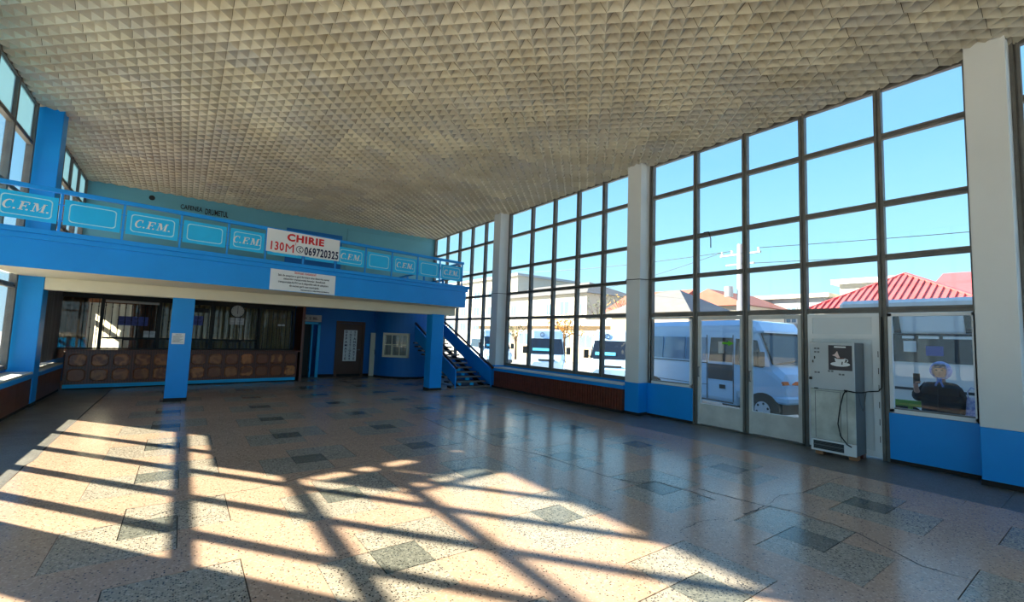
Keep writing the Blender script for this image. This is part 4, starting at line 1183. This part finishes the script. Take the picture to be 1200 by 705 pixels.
def minibus():
    t = thing('minibus', (14.46, 8.22, GZ), 'pale blue white minibus parked side on outside the glass doors', 'minibus', rz=math.atan2(-0.98, -0.2))
    body = loft([(-3.1, 0.98, 1.04, 0.86, 0.38, 1.5, 2.72), (-2.95, 1.0, 1.07, 0.92, 0.36, 1.5, 2.84), (1.60, 1.0, 1.07, 0.92, 0.36, 1.5, 2.86), (1.64, 1.0, 1.07, 0.92, 0.60, 1.5, 2.86), (2.12, 1.0, 1.07, 0.91, 0.60, 1.5, 2.80),
                 (2.32, 1.0, 1.07, 0.95, 0.60, 1.5, 2.50), (2.72, 1.0, 1.06, 1.0, 0.60, 1.30, 1.58), (2.98, 0.98, 1.04, 0.99, 0.60, 1.12, 1.38), (3.07, 0.94, 1.0, 0.94, 0.60, 0.98, 1.18), (3.10, 0.90, 0.96, 0.90, 0.62, 0.85, 1.0)])
    body.build('body', 'mini_paint', t, local=True, bevel=0.01)
    for s, lab in ((-1, 'r'), (1, 'l')):
        y = s*1.075
        for (x0, x1, mt) in ((-2.85, -2.0, 'car_glass_light'), (-1.96, -1.35, 'car_glass_light'), (-1.30, -0.35, 'car_glass_light'), (-0.30, 0.52, 'car_glass_light'), (0.66, 1.48, 'car_glass')):
            m = MB(); slab(m, [(x0, y, 1.60), (x1, y, 1.60), (x1-0.02, s*1.015, 2.32), (x0+0.02, s*1.015, 2.32)], 0.012); m.build('side_window', mt, t, local=True)
        m = MB(); slab(m, [(1.58, y, 1.55), (2.48, y, 1.52), (2.26, s*1.02, 2.26), (1.58, s*1.018, 2.30)], 0.012); m.build('cab_window', 'car_glass', t, local=True)
        m = MB()
        for (x0, x1, z0, z1) in ((-3.0, 0.58, 1.52, 1.545), (0.57, 0.60, 0.45, 2.4), (1.515, 1.54, 0.45, 2.4), (-3.0, 0.57, 0.86, 0.875), (-3.0, 1.53, 0.40, 0.44), (-1.98, -1.97, 1.52, 2.4)): m.box(x0, x1, min(y, y+s*0.008), max(y, y+s*0.008), z0, z1)
        m.build('trim_line', 'bumper_grey', t, local=True)
        if s < 0:
            MB().box(0.62, 1.50, y-0.006, y, 1.06, 1.52).build('door_panel', 'bumper_grey', t, local=True)
            MB().box(1.05, 1.25, y-0.02, y, 0.80, 0.92).build('door_step_light', 'black', t, local=True)
            MB().box(0.08, 0.2, y-0.015, y, 0.78, 0.82).build('fuel_flap', 'bumper_grey', t, local=True)
            MB().box(1.0, 1.2, y+0.0, y+0.02, 1.85, 2.2).build('cardboard_sign', 'wall_tan', t, local=True)
        wheel(t, 2.45, s*1.08, 0.38, s); wheel(t, -1.75, s*1.08, 0.38, s)
        m = MB(); P = arc_pts(2.45, 0.40, 0.48, 0.44, 0, 180, 12)
        m.prism(P, min(s*1.0, s*1.082), max(s*1.0, s*1.082), 'xz'); P = arc_pts(-1.75, 0.38, 0.53, 0.53, 0, 180, 12); m.prism(P, min(s*1.0, s*1.082), max(s*1.0, s*1.082), 'xz')
        m.build('wheel_arch', 'black', t, local=True)
        m = MB(); slab(m, [(3.03, s*0.50, 0.84), (2.99, s*1.0, 0.84), (2.94, s*1.0, 1.08), (3.0, s*0.50, 1.08)], 0.08); hl = m.build('headlight', 'lamp_glass', t, local=True)
        m = MB(); slab(m, [(3.04, s*0.50, 1.08), (2.98, s*1.03, 1.08), (2.95, s*1.03, 1.17), (3.0, s*0.50, 1.17)], 0.08); m.build('indicator', 'amber', hl, local=True)
        m = MB(); m.bar((2.45, s*1.05, 1.7), (2.6, s*1.28, 1.75), 0.03, 0.03); m.box(2.55, 2.62, min(s*1.2, s*1.42), max(s*1.2, s*1.42), 1.55, 1.95); m.build('mirror', 'black', t, local=True)
    m = MB(); slab(m, [(2.35, -0.96, 2.47), (2.35, 0.96, 2.47), (2.73, 1.02, 1.62), (2.73, -1.02, 1.62)], 0.025); m.build('windscreen', 'car_glass', t, local=True)
    m = MB(); m.bar((2.78, -0.9, 1.64), (2.74, -0.1, 1.72), 0.02, 0.02); m.bar((2.78, 0.0, 1.64), (2.74, 0.8, 1.72), 0.02, 0.02); m.build('wiper', 'black', t, local=True)
    m = MB(); slab(m, [(3.11, -0.48, 0.82), (3.11, 0.48, 0.82), (3.03, 0.48, 1.20), (3.03, -0.48, 1.20)], 0.03); m.build('grille', 'black', t, local=True)
    m = MB(); m.box(2.7, 3.16, -1.07, 1.07, 0.60, 0.80); m.build('bumper', 'mini_paint', t, local=True, bevel=0.05)
    MB().box(1.0, 2.9, -0.9, 0.9, 0.30, 0.62).build('underbody', 'black', t, local=True)
    m = MB(); m.box(2.0, 2.46, -1.0, 1.0, 2.48, 2.53); m.build('roof_visor', 'mini_paint', t, local=True)
    return t
minibus()

def van(loc, rz, label):
    t = thing('van', (loc[0], loc[1], GZ), label, 'van', 'white vans parked outside the long window', rz=rz)
    b = loft([(-2.9, 0.9, 0.97, 0.84, 0.40, 1.2, 2.50), (-2.75, 0.92, 0.98, 0.86, 0.38, 1.2, 2.60), (0.8, 0.92, 0.98, 0.86, 0.38, 1.2, 2.62), (1.22, 0.92, 0.98, 0.85, 0.38, 1.2, 2.52), (1.42, 0.92, 0.98, 0.84, 0.38, 1.2, 2.12),
              (2.10, 0.92, 0.97, 0.92, 0.38, 1.10, 1.28), (2.60, 0.90, 0.95, 0.88, 0.38, 0.95, 1.06), (2.80, 0.82, 0.88, 0.80, 0.42, 0.72, 0.86)])
    b.build('body', 'van_paint', t, local=True, bevel=0.012)
    m = MB(); slab(m, [(1.46, -0.82, 2.08), (1.46, 0.82, 2.08), (2.12, 0.92, 1.30), (2.12, -0.92, 1.30)], 0.03); ws_ = m.build('windscreen', 'car_glass', t, local=True)
    m = MB(); slab(m, [(1.93, -0.75, 1.56), (1.93, 0.15, 1.56), (2.04, 0.15, 1.43), (2.04, -0.75, 1.43)], 0.035); m.build('route_sign', 'sign_cyan', ws_, local=True)
    m = MB(); slab(m, [(2.66, -0.42, 1.00), (2.66, 0.42, 1.00), (2.70, 0.42, 0.93), (2.70, -0.42, 0.93)], 0.06); m.build('grille', 'black', t, local=True)
    m = MB(); m.box(2.5, 2.86, -0.93, 0.93, 0.36, 0.56); m.build('bumper', 'bumper_grey', t, local=True, bevel=0.04)
    m = MB(); m.box(2.80, 2.875, -0.26, 0.26, 0.44, 0.54); m.build('number_plate', 'pvc', t, local=True)
    for s in (-1, 1):
        m = MB(); slab(m, [(2.62, s*0.60, 0.74), (2.50, s*0.93, 0.74), (2.42, s*0.93, 1.0), (2.58, s*0.60, 1.0)], 0.07); m.build('headlight', 'lamp_glass', t, local=True)
        m = MB(); slab(m, [(0.75, s*0.985, 1.25), (1.85, s*0.985, 1.25), (1.38, s*0.90, 1.95), (0.75, s*0.90, 1.95)], 0.012); m.build('cab_window', 'car_glass', t, local=True)
        m = MB(); slab(m, [(-2.6, s*0.985, 1.30), (0.65, s*0.985, 1.30), (0.65, s*0.90, 2.0), (-2.6, s*0.90, 2.0)], 0.012); m.build('side_window', 'car_glass', t, local=True)
        wheel(t, 1.95, s*0.98, 0.33, s); wheel(t, -1.9, s*0.98, 0.33, s)
        m = MB(); m.bar((1.75, s*0.95, 1.35), (1.8, s*1.12, 1.4), 0.04, 0.04); m.box(1.76, 1.86, min(s*1.06, s*1.28), max(s*1.06, s*1.28), 1.28, 1.66); m.build('mirror', 'black', t, local=True)
    m = MB(); m.bar((2.16, -0.5, 1.30), (2.04, 0.0, 1.42), 0.015, 0.015); m.bar((2.16, 0.1, 1.30), (2.04, 0.6, 1.42), 0.015, 0.015); m.build('wiper', 'black', t, local=True)
    k = 16; m = MB()
    for j in range(k):
        a, c2 = 2*math.pi*j/k, 2*math.pi*(j+1)/k
        q = lambda an, r: (1.345+0.1*0-0.5*math.sin(an)*r*0.9, -0.25+math.cos(an)*r, 2.30+math.sin(an)*r)
        slab(m, [q(a, 0.12), q(c2, 0.12), q(c2, 0.10), q(a, 0.10)], 0.012)
    m.build('roof_emblem', 'ink_navy', t, local=True)
    return t
v1 = van((17.1, 20.05), math.radians(-90-40), 'white high roof van facing the hall, framed by the second and third lower panes')
v2 = copy_tree(v1); v2.location = (17.25, 15.15, GZ); v2.rotation_euler = (0, 0, math.radians(-90-50))
v2['label'] = 'white high roof van facing the hall just left of the middle white pillar'
v3 = copy_tree(v1); v3.location = (18.6, 28.2, GZ); v3.rotation_euler = (0, 0, math.radians(-90-20))
v3['label'] = 'white van mostly hidden behind the far pillar and staircase'

def bus():
    t = thing('bus', (13.8, -1.0, GZ), 'long white bus with dark windows outside, right of the vending machine', 'bus')
    x0, x1, y0, y1 = 12.6, 15.0, -7.0, 4.12
    MB().box(x0, x1, y0, y1, -0.1, 2.74).build('body', 'bus_paint', t, bevel=0.08)
    MB().box(x0-0.012, x0+0.05, y0+0.2, y1-0.15, 1.385, 1.985).build('window_band', 'car_glass', t)
    y = y1-0.02; k = 0
    while y > y0+1.3:
        MB().box(x0-0.02, x0, y-1.0, y-0.05, 2.025, 2.41).build('upper_panel', 'panel_grey', t)
        m = MB(); slab(m, [(x0-0.016, y-1.02, 2.0), (x0-0.016, y-1.14, 2.0), (x0-0.016, y-1.09, 2.43), (x0-0.016, y-0.99, 2.43)], 0.008); m.build('pillar_strip', 'car_glass', t)
        y -= 1.12; k += 1
    for (a, b) in ((2.75, 2.95), (2.36, 2.68), (1.8, 2.3), (1.1, 1.6)): MB().box(x0-0.022, x0-0.01, a, b, 1.88, 1.935).build('vent_strip', 'bus_paint', t)
    MB().box(x0-0.024, x0-0.01, 2.30, 2.57, 1.53, 1.73).build('blue_curtain', base('blue_seat_cloth', (36, 64, 150), 0.8)[0], t)
    MB().box(x0-0.024, x0-0.01, 2.72, 2.93, 1.60, 1.83).build('white_paper', 'paper', t)
    m = MB(); m.box(x0-0.01, x0+0.01, y0+0.1, y1-0.1, 0.79, 0.845); m.build('side_stripe', 'bumper_grey', t)
    m = MB(); m.box(x0-0.012, x0+0.02, y0+0.1, y1-0.1, -0.1, 0.15); m.build('skirt', 'bumper_grey', t)
    for y in (-4.2, 3.0):
        m = MB(); m.cyl((x0-0.02, y, 0.0), (x0+0.3, y, 0.0), 0.5, 24); w = m.build('wheel', 'tyre', t)
        m = MB(); m.cyl((x0-0.05, y, 0.0), (x0, y, 0.0), 0.26, 18); m.build('wheel_cover', 'hub', w)
bus()

# ---------------------------------------------------------------- houses
def house(name, x0, x1, y0, y1, z1, roof, zr, wallm, roofm, label, wins=(), over=0.5):
    t = thing(name, ((x0+x1)/2, (y0+y1)/2, GZ), label, 'building')
    MB().box(x0, x1, y0, y1, GZ, z1).build('wall', wallm, t)
    a, b, c, d = x0-over, x1+over, y0-over, y1+over
    m = MB()
    if roof == 'flat':
        m.box(a, b, c, d, z1, zr)
    elif roof == 'gable_y':      # ridge along Y
        xm = (a+b)/2
        m.add([(a, c, z1), (b, c, z1), (b, d, z1), (a, d, z1), (xm, c, zr), (xm, d, zr)], [(0, 3, 2, 1), (0, 4, 5, 3), (1, 2, 5, 4), (0, 1, 4), (2, 3, 5)])
    elif roof == 'gable_x':
        ym = (c+d)/2
        m.add([(a, c, z1), (b, c, z1), (b, d, z1), (a, d, z1), (a, ym, zr), (b, ym, zr)], [(0, 3, 2, 1), (0, 1, 5, 4), (2, 3, 4, 5), (0, 4, 3), (1, 2, 5)])
    else:                        # hip
        ins = min(b-a, d-c)*0.45; xm = (a+b)/2
        m.add([(a, c, z1), (b, c, z1), (b, d, z1), (a, d, z1), (xm, c+ins, zr), (xm, d-ins, zr)], [(0, 3, 2, 1), (0, 4, 5, 3), (1, 2, 5, 4), (0, 1, 4), (2, 3, 5)])
    m.build('roof', roofm, t)
    for (ya, yb, za, zb) in wins:
        w = MB().box(x0-0.06, x0+0.02, ya, yb, za, zb).build('window', 'pvc', t)
        m = MB(); m.box(x0-0.08, x0-0.05, ya+0.1, (ya+yb)/2-0.05, za+0.1, zb-0.1); m.box(x0-0.08, x0-0.05, (ya+yb)/2+0.05, yb-0.1, za+0.1, zb-0.1); m.build('window_glass', 'car_glass_light', w)
    return t
house('house', 40, 50, 39.5, 60, 7.4, 'hip', 9.6, 'wall_pale', 'roof_grey', 'pale two storey house with grey hipped roof behind the vans',
      [(42.6, 44.4, 4.7, 6.6), (46, 47.2, 4.7, 6.4), (50, 51.2, 4.7, 6.4), (54, 55.4, 4.7, 6.4), (40.2, 41.2, 4.7, 6.2)])
house('apartment_block', 46, 60, 62, 100, 12.2, 'flat', 12.6, 'wall_pale', 'wall_grey', 'tall pale flat roofed block seen past the far pillar and balcony end',
      [(64+5*k, 66.2+5*k, z, z+1.7) for k in range(7) for z in (2.5, 5.5, 8.5)])
house('market_shed', 31, 35.4, 25.2, 50, 2.9, 'flat', 3.5, 'wall_tan', 'wall_pale', 'long low tan shed with pale flat roof right behind the vans',
      [(26.5+3.2*k, 28.3+3.2*k, 0.8, 2.2) for k in range(7)])
house('brown_roof_house', 36, 44, 25.5, 32.5, 4.5, 'gable_y', 6.9, 'wall_pale', 'roof_brown', 'small house with brown red roof left of the middle pillar', [(27, 28.2, 2.2, 3.6)])
house('hip_roof_house', 27, 33, 17.3, 24, 3.7, 'hip', 5.6, 'wall_tan', 'roof_grey', 'house with grey hipped roof above the rear of the minibus', [(19, 20.2, 1.5, 3.0)])
house('gabled_house', 37, 44, 18.6, 24.5, 4.9, 'gable_x', 6.4, 'wall_pale', 'roof_brown', 'white gabled house with brown roof edge behind the utility pole', [(19.5, 20.8, 2.0, 3.4)])
house('flat_block', 45.5, 54, 15.9, 22.5, 6.1, 'flat', 6.45, 'wall_grey', 'wall_pale', 'grey flat roofed block behind the glass doors', [(16.6+1.5*k, 17.6+1.5*k, 3.8, 5.4) for k in range(4)])
house('white_annex', 46, 54, 10.5, 14.9, 7.2, 'flat', 7.6, 'wall_pale', 'pvc', 'white flat roofed annex left behind the red roof', [(12, 13.4, 5.6, 6.6)])
house('red_gable_house', 30, 38, -6, 5.6, 4.3, 'gable_y', 6.0, 'wall_pale', 'roof_red', 'house with low red roof far right behind the red metal pavilion', [])
# red metal pavilion with standing seams
pv = thing('red_roof_pavilion', (21.5, 4.6, GZ), 'pavilion with a red corrugated metal hipped roof behind the bus', 'building')
MB().box(20.6, 25.8, 3.0, 7.0, GZ, 3.1).build('wall', 'wall_pale', pv)
a, b, c, d_, zt, ze = 19.8, 26.5, 2.3, 7.6, 4.62, 3.1
m = MB(); m.add([(a, c, ze), (b, c, ze), (b, d_, ze), (a, d_, ze), (22.6, 5.15, zt), (23.6, 5.25, zt)], [(0, 3, 2, 1), (0, 4, 3), (1, 2, 5), (0, 1, 5, 4), (2, 3, 4, 5)])
rf = m.build('roof', 'roof_red', pv)
for k in range(26):
    y = c+(d_-c)*(k+0.5)/26
    t_ = 1-abs((y-5.15)/(2.85 if y < 5.15 else 2.45))
    if t_ < 0.05: continue
    MB().bar((a, y, ze+0.03), (a+(22.6-a)*t_, y+0.0, ze+(zt-ze)*t_+0.03), 0.06, 0.05).build('seam', 'roof_red', rf)
MB().bar((a, d_, ze+0.02), (22.6, 5.15, zt+0.02), 0.14, 0.06).build('hip_cap', 'roof_red', rf)
MB().bar((a, c, ze+0.02), (22.6, 5.15, zt+0.02), 0.14, 0.06).build('hip_cap', 'roof_red', rf)

# utility pole, wires
pl = thing('utility_pole', (22, 11.3, GZ), 'pale concrete utility pole with insulators and a transformer box', 'pole')
MB().cyl((22, 11.3, GZ), (22, 11.3, 6.6), 0.17, 10, 0.11).build('shaft', 'wall_grey', pl)
m = MB(); m.bar((22, 10.3, 6.1), (22, 12.3, 6.1), 0.09, 0.09); m.bar((22, 10.6, 5.6), (22, 12.0, 5.6), 0.08, 0.08); m.build('crossarm', 'metal', pl)
for y in (10.4, 10.9, 11.7, 12.2):
    MB().cyl((22, y, 6.14), (22, y, 6.32), 0.05, 8).build('insulator', 'pvc', pl)
m = MB(); m.cyl((21.8, 11.75, 4.0), (21.8, 11.75, 4.5), 0.2, 14); m.build('transformer_box', 'wall_grey', pl)
def wire(p, q, sag, label):
    P = [tuple(p[i]+(q[i]-p[i])*t/16 - (sag*4*(t/16)*(1-t/16) if i == 2 else 0) for i in range(3)) for t in range(17)]
    tag(MB().tube(P, 0.014, 5).build('overhead_wire', 'black'), label, 'wire', 'overhead wires')
wire((22, 12.2, 6.3), (40, 45, 7.6), 0.6, 'overhead wire running left from the pole towards the two storey house')
wire((22, 10.4, 6.3), (24, -40, 6.6), 0.9, 'overhead wire running right from the pole top across the upper panes')
wire((22, 10.9, 5.6), (24, -40, 5.7), 0.8, 'overhead wire running right from the lower crossarm towards the red roof')
wire((22, 11.7, 6.3), (18, 42, 8.2), 0.8, 'overhead wire crossing the panes above the vans')

# trees
def tree(loc, h, cr, n, leaf, label, leaf_n=420, crown_sc=(1, 1, 0.8)):
    t = thing('tree', (loc[0], loc[1], GZ), label, 'tree', 'trees beyond the bus yard')
    m = MB(); m.cyl((loc[0], loc[1], GZ), (loc[0], loc[1], GZ+h*0.6), 0.13, 8, 0.08); m.build('trunk', 'bark', t)
    m = MB(); tips = []
    for k in range(n):
        a = random.uniform(0, 6.283); z0 = GZ+h*random.uniform(0.35, 0.6); r = cr*random.uniform(0.5, 1.0); zt = GZ+h*random.uniform(0.65, 1.0)
        p0 = Vector((loc[0], loc[1], z0)); p2 = Vector((loc[0]+math.cos(a)*r*crown_sc[0], loc[1]+math.sin(a)*r*crown_sc[1], zt)); p1 = (p0+p2)/2+Vector((0, 0, 0.2))
        m.tube([p0, p1, p2], 0.025, 4); tips += [p1, p2, (p1+p2)/2]
        for q in range(3):
            e_ = p2+Vector((random.uniform(-1, 1), random.uniform(-1, 1), random.uniform(-.3, .8)))*cr*0.35; m.tube([p1+(p2-p1)*random.random(), e_], 0.012, 3); tips.append(e_)
    m.build('branches', 'bark', t)
    m = MB()
    for k in range(leaf_n):
        c_ = random.choice(tips)+Vector((random.gauss(0, 1), random.gauss(0, 1), random.gauss(0, 1)))*cr*0.16
        u = Vector((random.uniform(-1, 1), random.uniform(-1, 1), random.uniform(-1, 1))).normalized(); w_ = u.orthogonal().normalized(); s_ = random.uniform(0.06, 0.13)
        m.add([c_-u*s_, c_+w_*s_*0.6, c_+u*s_, c_-w_*s_*0.6], [(0, 1, 2, 3)])
    if leaf_n: tag(m.build('foliage', leaf, t, fix=False), kind='stuff')
tree((27.5, 29.8), 3.9, 1.9, 16, 'leaf_orange', 'orange leaved tree just above the roof of the second van pane', 900)
tree((38.0, 35.6), 6.9, 2.0, 14, 'leaf_green', 'thin half bare tree right of the two storey house', 260)
tree((29.3, 24.2), 5.6, 1.6, 12, 'leaf_orange', 'half bare tree in front of the brown red roof', 160)
tree((26.0, 35.0), 3.7, 1.4, 12, 'leaf_green', 'small bare bush behind the left van', 120)

# ================================================================ WOMAN OUTSIDE
def skin_mesh(name, verts, edges, mat, parent, sub=2, root=0):
    me = bpy.data.meshes.new(name); me.from_pydata([v[0] for v in verts], edges, [])
    o = bpy.data.objects.new(name, me); COL.objects.link(o)
    mo = o.modifiers.new('skin', 'SKIN'); mo.use_smooth_shade = True
    sv = me.skin_vertices[0].data
    for i, v in enumerate(verts):
        r = v[1]; sv[i].radius = r if isinstance(r, tuple) else (r, r); sv[i].use_root = (i == root)
    su = o.modifiers.new('sub', 'SUBSURF'); su.levels = sub; su.render_levels = sub
    bpy.context.view_layer.update()
    dg = bpy.context.evaluated_depsgraph_get()
    nm = bpy.data.meshes.new_from_object(o.evaluated_get(dg))
    bpy.data.objects.remove(o)
    nm.materials.clear(); nm.materials.append(M[mat])
    for p in nm.polygons: p.use_smooth = True
    o2 = bpy.data.objects.new(name, nm); COL.objects.link(o2); o2.parent = parent
    return o2
M['skin'] = base('skin', (176, 132, 112), 0.6)[0]
M['coat'] = paint('dark_coat_cloth', (34, 32, 34), 0.85, 0.2, 8)
M['scarf'] = paint('blue_patterned_scarf', (44, 84, 176), 0.7, 0.3, 26, 0.1, 0.3, (150, 176, 216))
M['bag'] = paint('white_blue_patterned_bag', (214, 218, 232), 0.6, 0.3, 18, 0.1, 0.3, (72, 88, 168))
wm = thing('person', (9.25, 1.73, -0.1), 'person in a dark coat and blue headscarf holding a phone outside the window', 'person', rz=math.pi)
# local axes: +x faces the hall, +y is the person's left, z up
V = [((0, 0, 0.82), (0.15, 0.17)), ((0, 0, 0.98), (0.13, 0.16)), ((0.01, 0, 1.12), (0.10, 0.12)), ((0, 0, 1.24), (0.055, 0.055)), ((0.015, 0, 1.33), (0.05, 0.05)), ((0.02, 0, 1.41), (0.085, 0.075)), ((0.015, 0, 1.48), (0.085, 0.075)),
     ((0, 0.14, 1.165), 0.045), ((-0.01, 0.21, 0.98), 0.045), ((0.08, 0.20, 0.78), 0.034),
     ((0, -0.14, 1.165), 0.045), ((0.03, -0.25, 0.98), 0.048), ((0.24, -0.235, 1.14), 0.034),
     ((0, 0.09, 0.76), 0.10), ((0.02, 0.10, 0.42), 0.065), ((0, 0.10, 0.08), 0.042), ((0.12, 0.11, 0.04), 0.038),
     ((0, -0.09, 0.76), 0.10), ((0.02, -0.10, 0.42), 0.065), ((0, -0.10, 0.08), 0.042), ((0.12, -0.11, 0.04), 0.038),
     ((0.10, 0.205, 0.70), 0.028), ((0.265, -0.235, 1.20), 0.028)]
Eg = [(0, 1), (1, 2), (2, 3), (3, 4), (4, 5), (5, 6), (2, 7), (7, 8), (8, 9), (2, 10), (10, 11), (11, 12), (0, 13), (13, 14), (14, 15), (15, 16), (0, 17), (17, 18), (18, 19), (19, 20), (9, 21), (12, 22)]
def fingers(base_i, c, dirs):
    for (off, d1, d2) in dirs:
        i = len(V); p = Vector(c)+Vector(off)
        V.append((tuple(p), 0.010)); V.append((tuple(p+Vector(d1)), 0.009)); V.append((tuple(p+Vector(d1)+Vector(d2)), 0.008))
        Eg.extend([(base_i, i), (i, i+1), (i+1, i+2)])
fingers(22, (0.27, -0.235, 1.225), [((0.005, 0.024, 0), (0.03, 0.012, 0.02), (0.0, 0.03, 0.005)), ((0.008, 0.010, 0.006), (0.032, 0.016, 0.022), (0.0, 0.034, 0.004)), ((0.008, -0.006, 0.006), (0.032, 0.02, 0.018), (0.0, 0.034, 0.002)),
        ((0.005, -0.020, 0.0), (0.028, 0.022, 0.014), (0.0, 0.028, 0.0)), ((-0.015, 0.01, 0.0), (-0.012, 0.03, 0.028), (0.012, 0.016, 0.016))])
fingers(21, (0.11, 0.205, 0.67), [((0.016, 0, 0), (0.008, 0, -0.035), (-0.006, 0, -0.025)), ((0.006, 0.006, 0), (0.004, 0.004, -0.04), (-0.008, 0, -0.026)), ((-0.006, 0.006, 0), (0.0, 0.004, -0.038), (-0.008, 0, -0.024)),
        ((-0.018, 0.004, 0), (-0.002, 0.004, -0.03), (-0.008, 0, -0.02)), ((0.02, -0.012, 0.02), (0.016, -0.012, -0.02), (0.006, 0.0, -0.018))])
skin_mesh('body', V, Eg, 'skin', wm, 2, 0)
CV = [((0, 0, 0.86), (0.20, 0.24)), ((0, 0, 1.0), (0.19, 0.24)), ((0.01, 0, 1.12), (0.155, 0.19)), ((0, 0, 1.265), (0.085, 0.10)),
      ((0, 0.165, 1.18), 0.085), ((-0.01, 0.225, 0.98), 0.072), ((0.075, 0.205, 0.80), 0.056), ((0, -0.165, 1.18), 0.085), ((0.03, -0.275, 0.98), 0.078), ((0.215, -0.235, 1.125), 0.055),
      ((0, 0, 0.66), (0.22, 0.25)), ((0, 0, 0.40), (0.23, 0.25))]
skin_mesh('coat', CV, [(0, 1), (1, 2), (2, 3), (2, 4), (4, 5), (5, 6), (2, 7), (7, 8), (8, 9), (0, 10), (10, 11)], 'coat', wm, 2, 0)
m = MB(); m.tube([(0.195, 0.0, 1.18), (0.235, 0.0, 1.0), (0.235, 0.0, 0.7), (0.24, 0, 0.42)], 0.006, 5); m.build('coat_seam', 'black', wm, local=True)
# headscarf: shell round the head with a face opening and a knot under the chin
m = MB(); nu, nv = 26, 16; vs = []; idx = {}
for j in range(nv+1):
    th = math.pi*0.80*j/nv
    for i in range(nu):
        ph = 2*math.pi*i/nu
        r = 0.128 if th < 1.7 else 0.128-0.02*(th-1.7)
        idx[(i, j)] = len(vs); vs.append((0.0+r*math.sin(th)*math.cos(ph)*1.0, r*0.93*math.sin(th)*math.sin(ph), 1.43+0.135*math.cos(th)))
fs = []
for j in range(nv):
    for i in range(nu):
        ph = (i+0.5)*2*math.pi/nu; ph = ph-2*math.pi if ph > math.pi else ph; th = math.pi*0.80*(j+0.5)/nv
        if abs(ph) < 0.78 and 0.80 < th < 2.35: continue
        fs.append((idx[(i, j)], idx[((i+1) % nu, j)], idx[((i+1) % nu, j+1)], idx[(i, j+1)]))
m.add(vs, fs); sc = m.build('headscarf', 'scarf', wm, local=True, fix=False, smooth=True)
md = sc.modifiers.new('thick', 'SOLIDIFY'); md.thickness = 0.008
m = MB(); m.sphere((0.095, 0, 1.295), 0.03, 10, 7); m.tube([(0.10, 0.01, 1.29), (0.125, 0.03, 1.24), (0.13, 0.045, 1.2)], 0.014, 6); m.tube([(0.10, -0.01, 1.29), (0.125, -0.03, 1.24), (0.13, -0.04, 1.21)], 0.014, 6)
m.build('scarf_knot', 'scarf', wm, local=True, smooth=True)
m = MB(); m.sphere((0.108, 0, 1.415), 0.018, 8, 6, (0.9, 0.8, 1.4)); m.build('nose', 'skin', wm, local=True, smooth=True)
m = MB()
for s in (-1, 1): m.sphere((0.094, s*0.032, 1.442), 0.011, 8, 6, (0.6, 1.3, 0.8))
m.build('eyes', 'black', wm, local=True)
m = MB(); m.sphere((0.098, 0, 1.372), 0.022, 8, 5, (0.4, 1, 0.25)); m.build('mouth', base('lips', (132, 72, 66), 0.5)[0], wm, local=True)
for s in (-1, 1):
    m = MB(); m.sphere((0.06, s*0.105, 0.045), 0.06, 10, 6, (2.0, 0.8, 0.75)); m.build('shoe', 'black', wm, local=True, smooth=True)
# things she carries
ph = thing('phone', (9.25-0.30, 1.73+0.215, 1.13), 'dark phone held up in the hand of the person outside', 'phone', rz=math.pi)
MB().box(-0.006, 0.006, -0.04, 0.04, 0.0, 0.15).build('case', 'black', ph, local=True, bevel=0.003)
MB().box(-0.008, -0.006, -0.034, 0.034, 0.01, 0.14).build('screen', 'car_glass', ph, local=True)
bg = thing('shopping_bag', (9.16, 1.35, 0.42), 'white shopping bag with blue pattern hanging beside the person outside', 'bag')
m = MB(); vs = []
secs = [(0.0, 0.07, 0.11), (0.08, 0.09, 0.13), (0.35, 0.08, 0.12), (0.50, 0.05, 0.11), (0.56, 0.03, 0.10)]
for z, a, b in secs:
    for k in range(14):
        an = 2*math.pi*k/14; vs.append((9.16+a*math.cos(an)*(1+0.08*math.sin(3*an+z*9)), 1.345+b*math.sin(an), 0.42+z))
fs = [tuple(range(13, -1, -1)), tuple(range(14*4, 14*5))]
for j in range(4):
    for k in range(14): fs.append((j*14+k, j*14+(k+1) % 14, (j+1)*14+(k+1) % 14, (j+1)*14+k))
m.add(vs, fs); m.build('bag_body', 'bag', bg, smooth=True)
m = MB(); m.tube([(9.16, 1.28, 0.96), (9.17, 1.33, 1.08), (9.17, 1.40, 1.12), (9.17, 1.44, 1.05), (9.17, 1.43, 0.96)], 0.008, 6); m.build('handle', 'bag', bg)
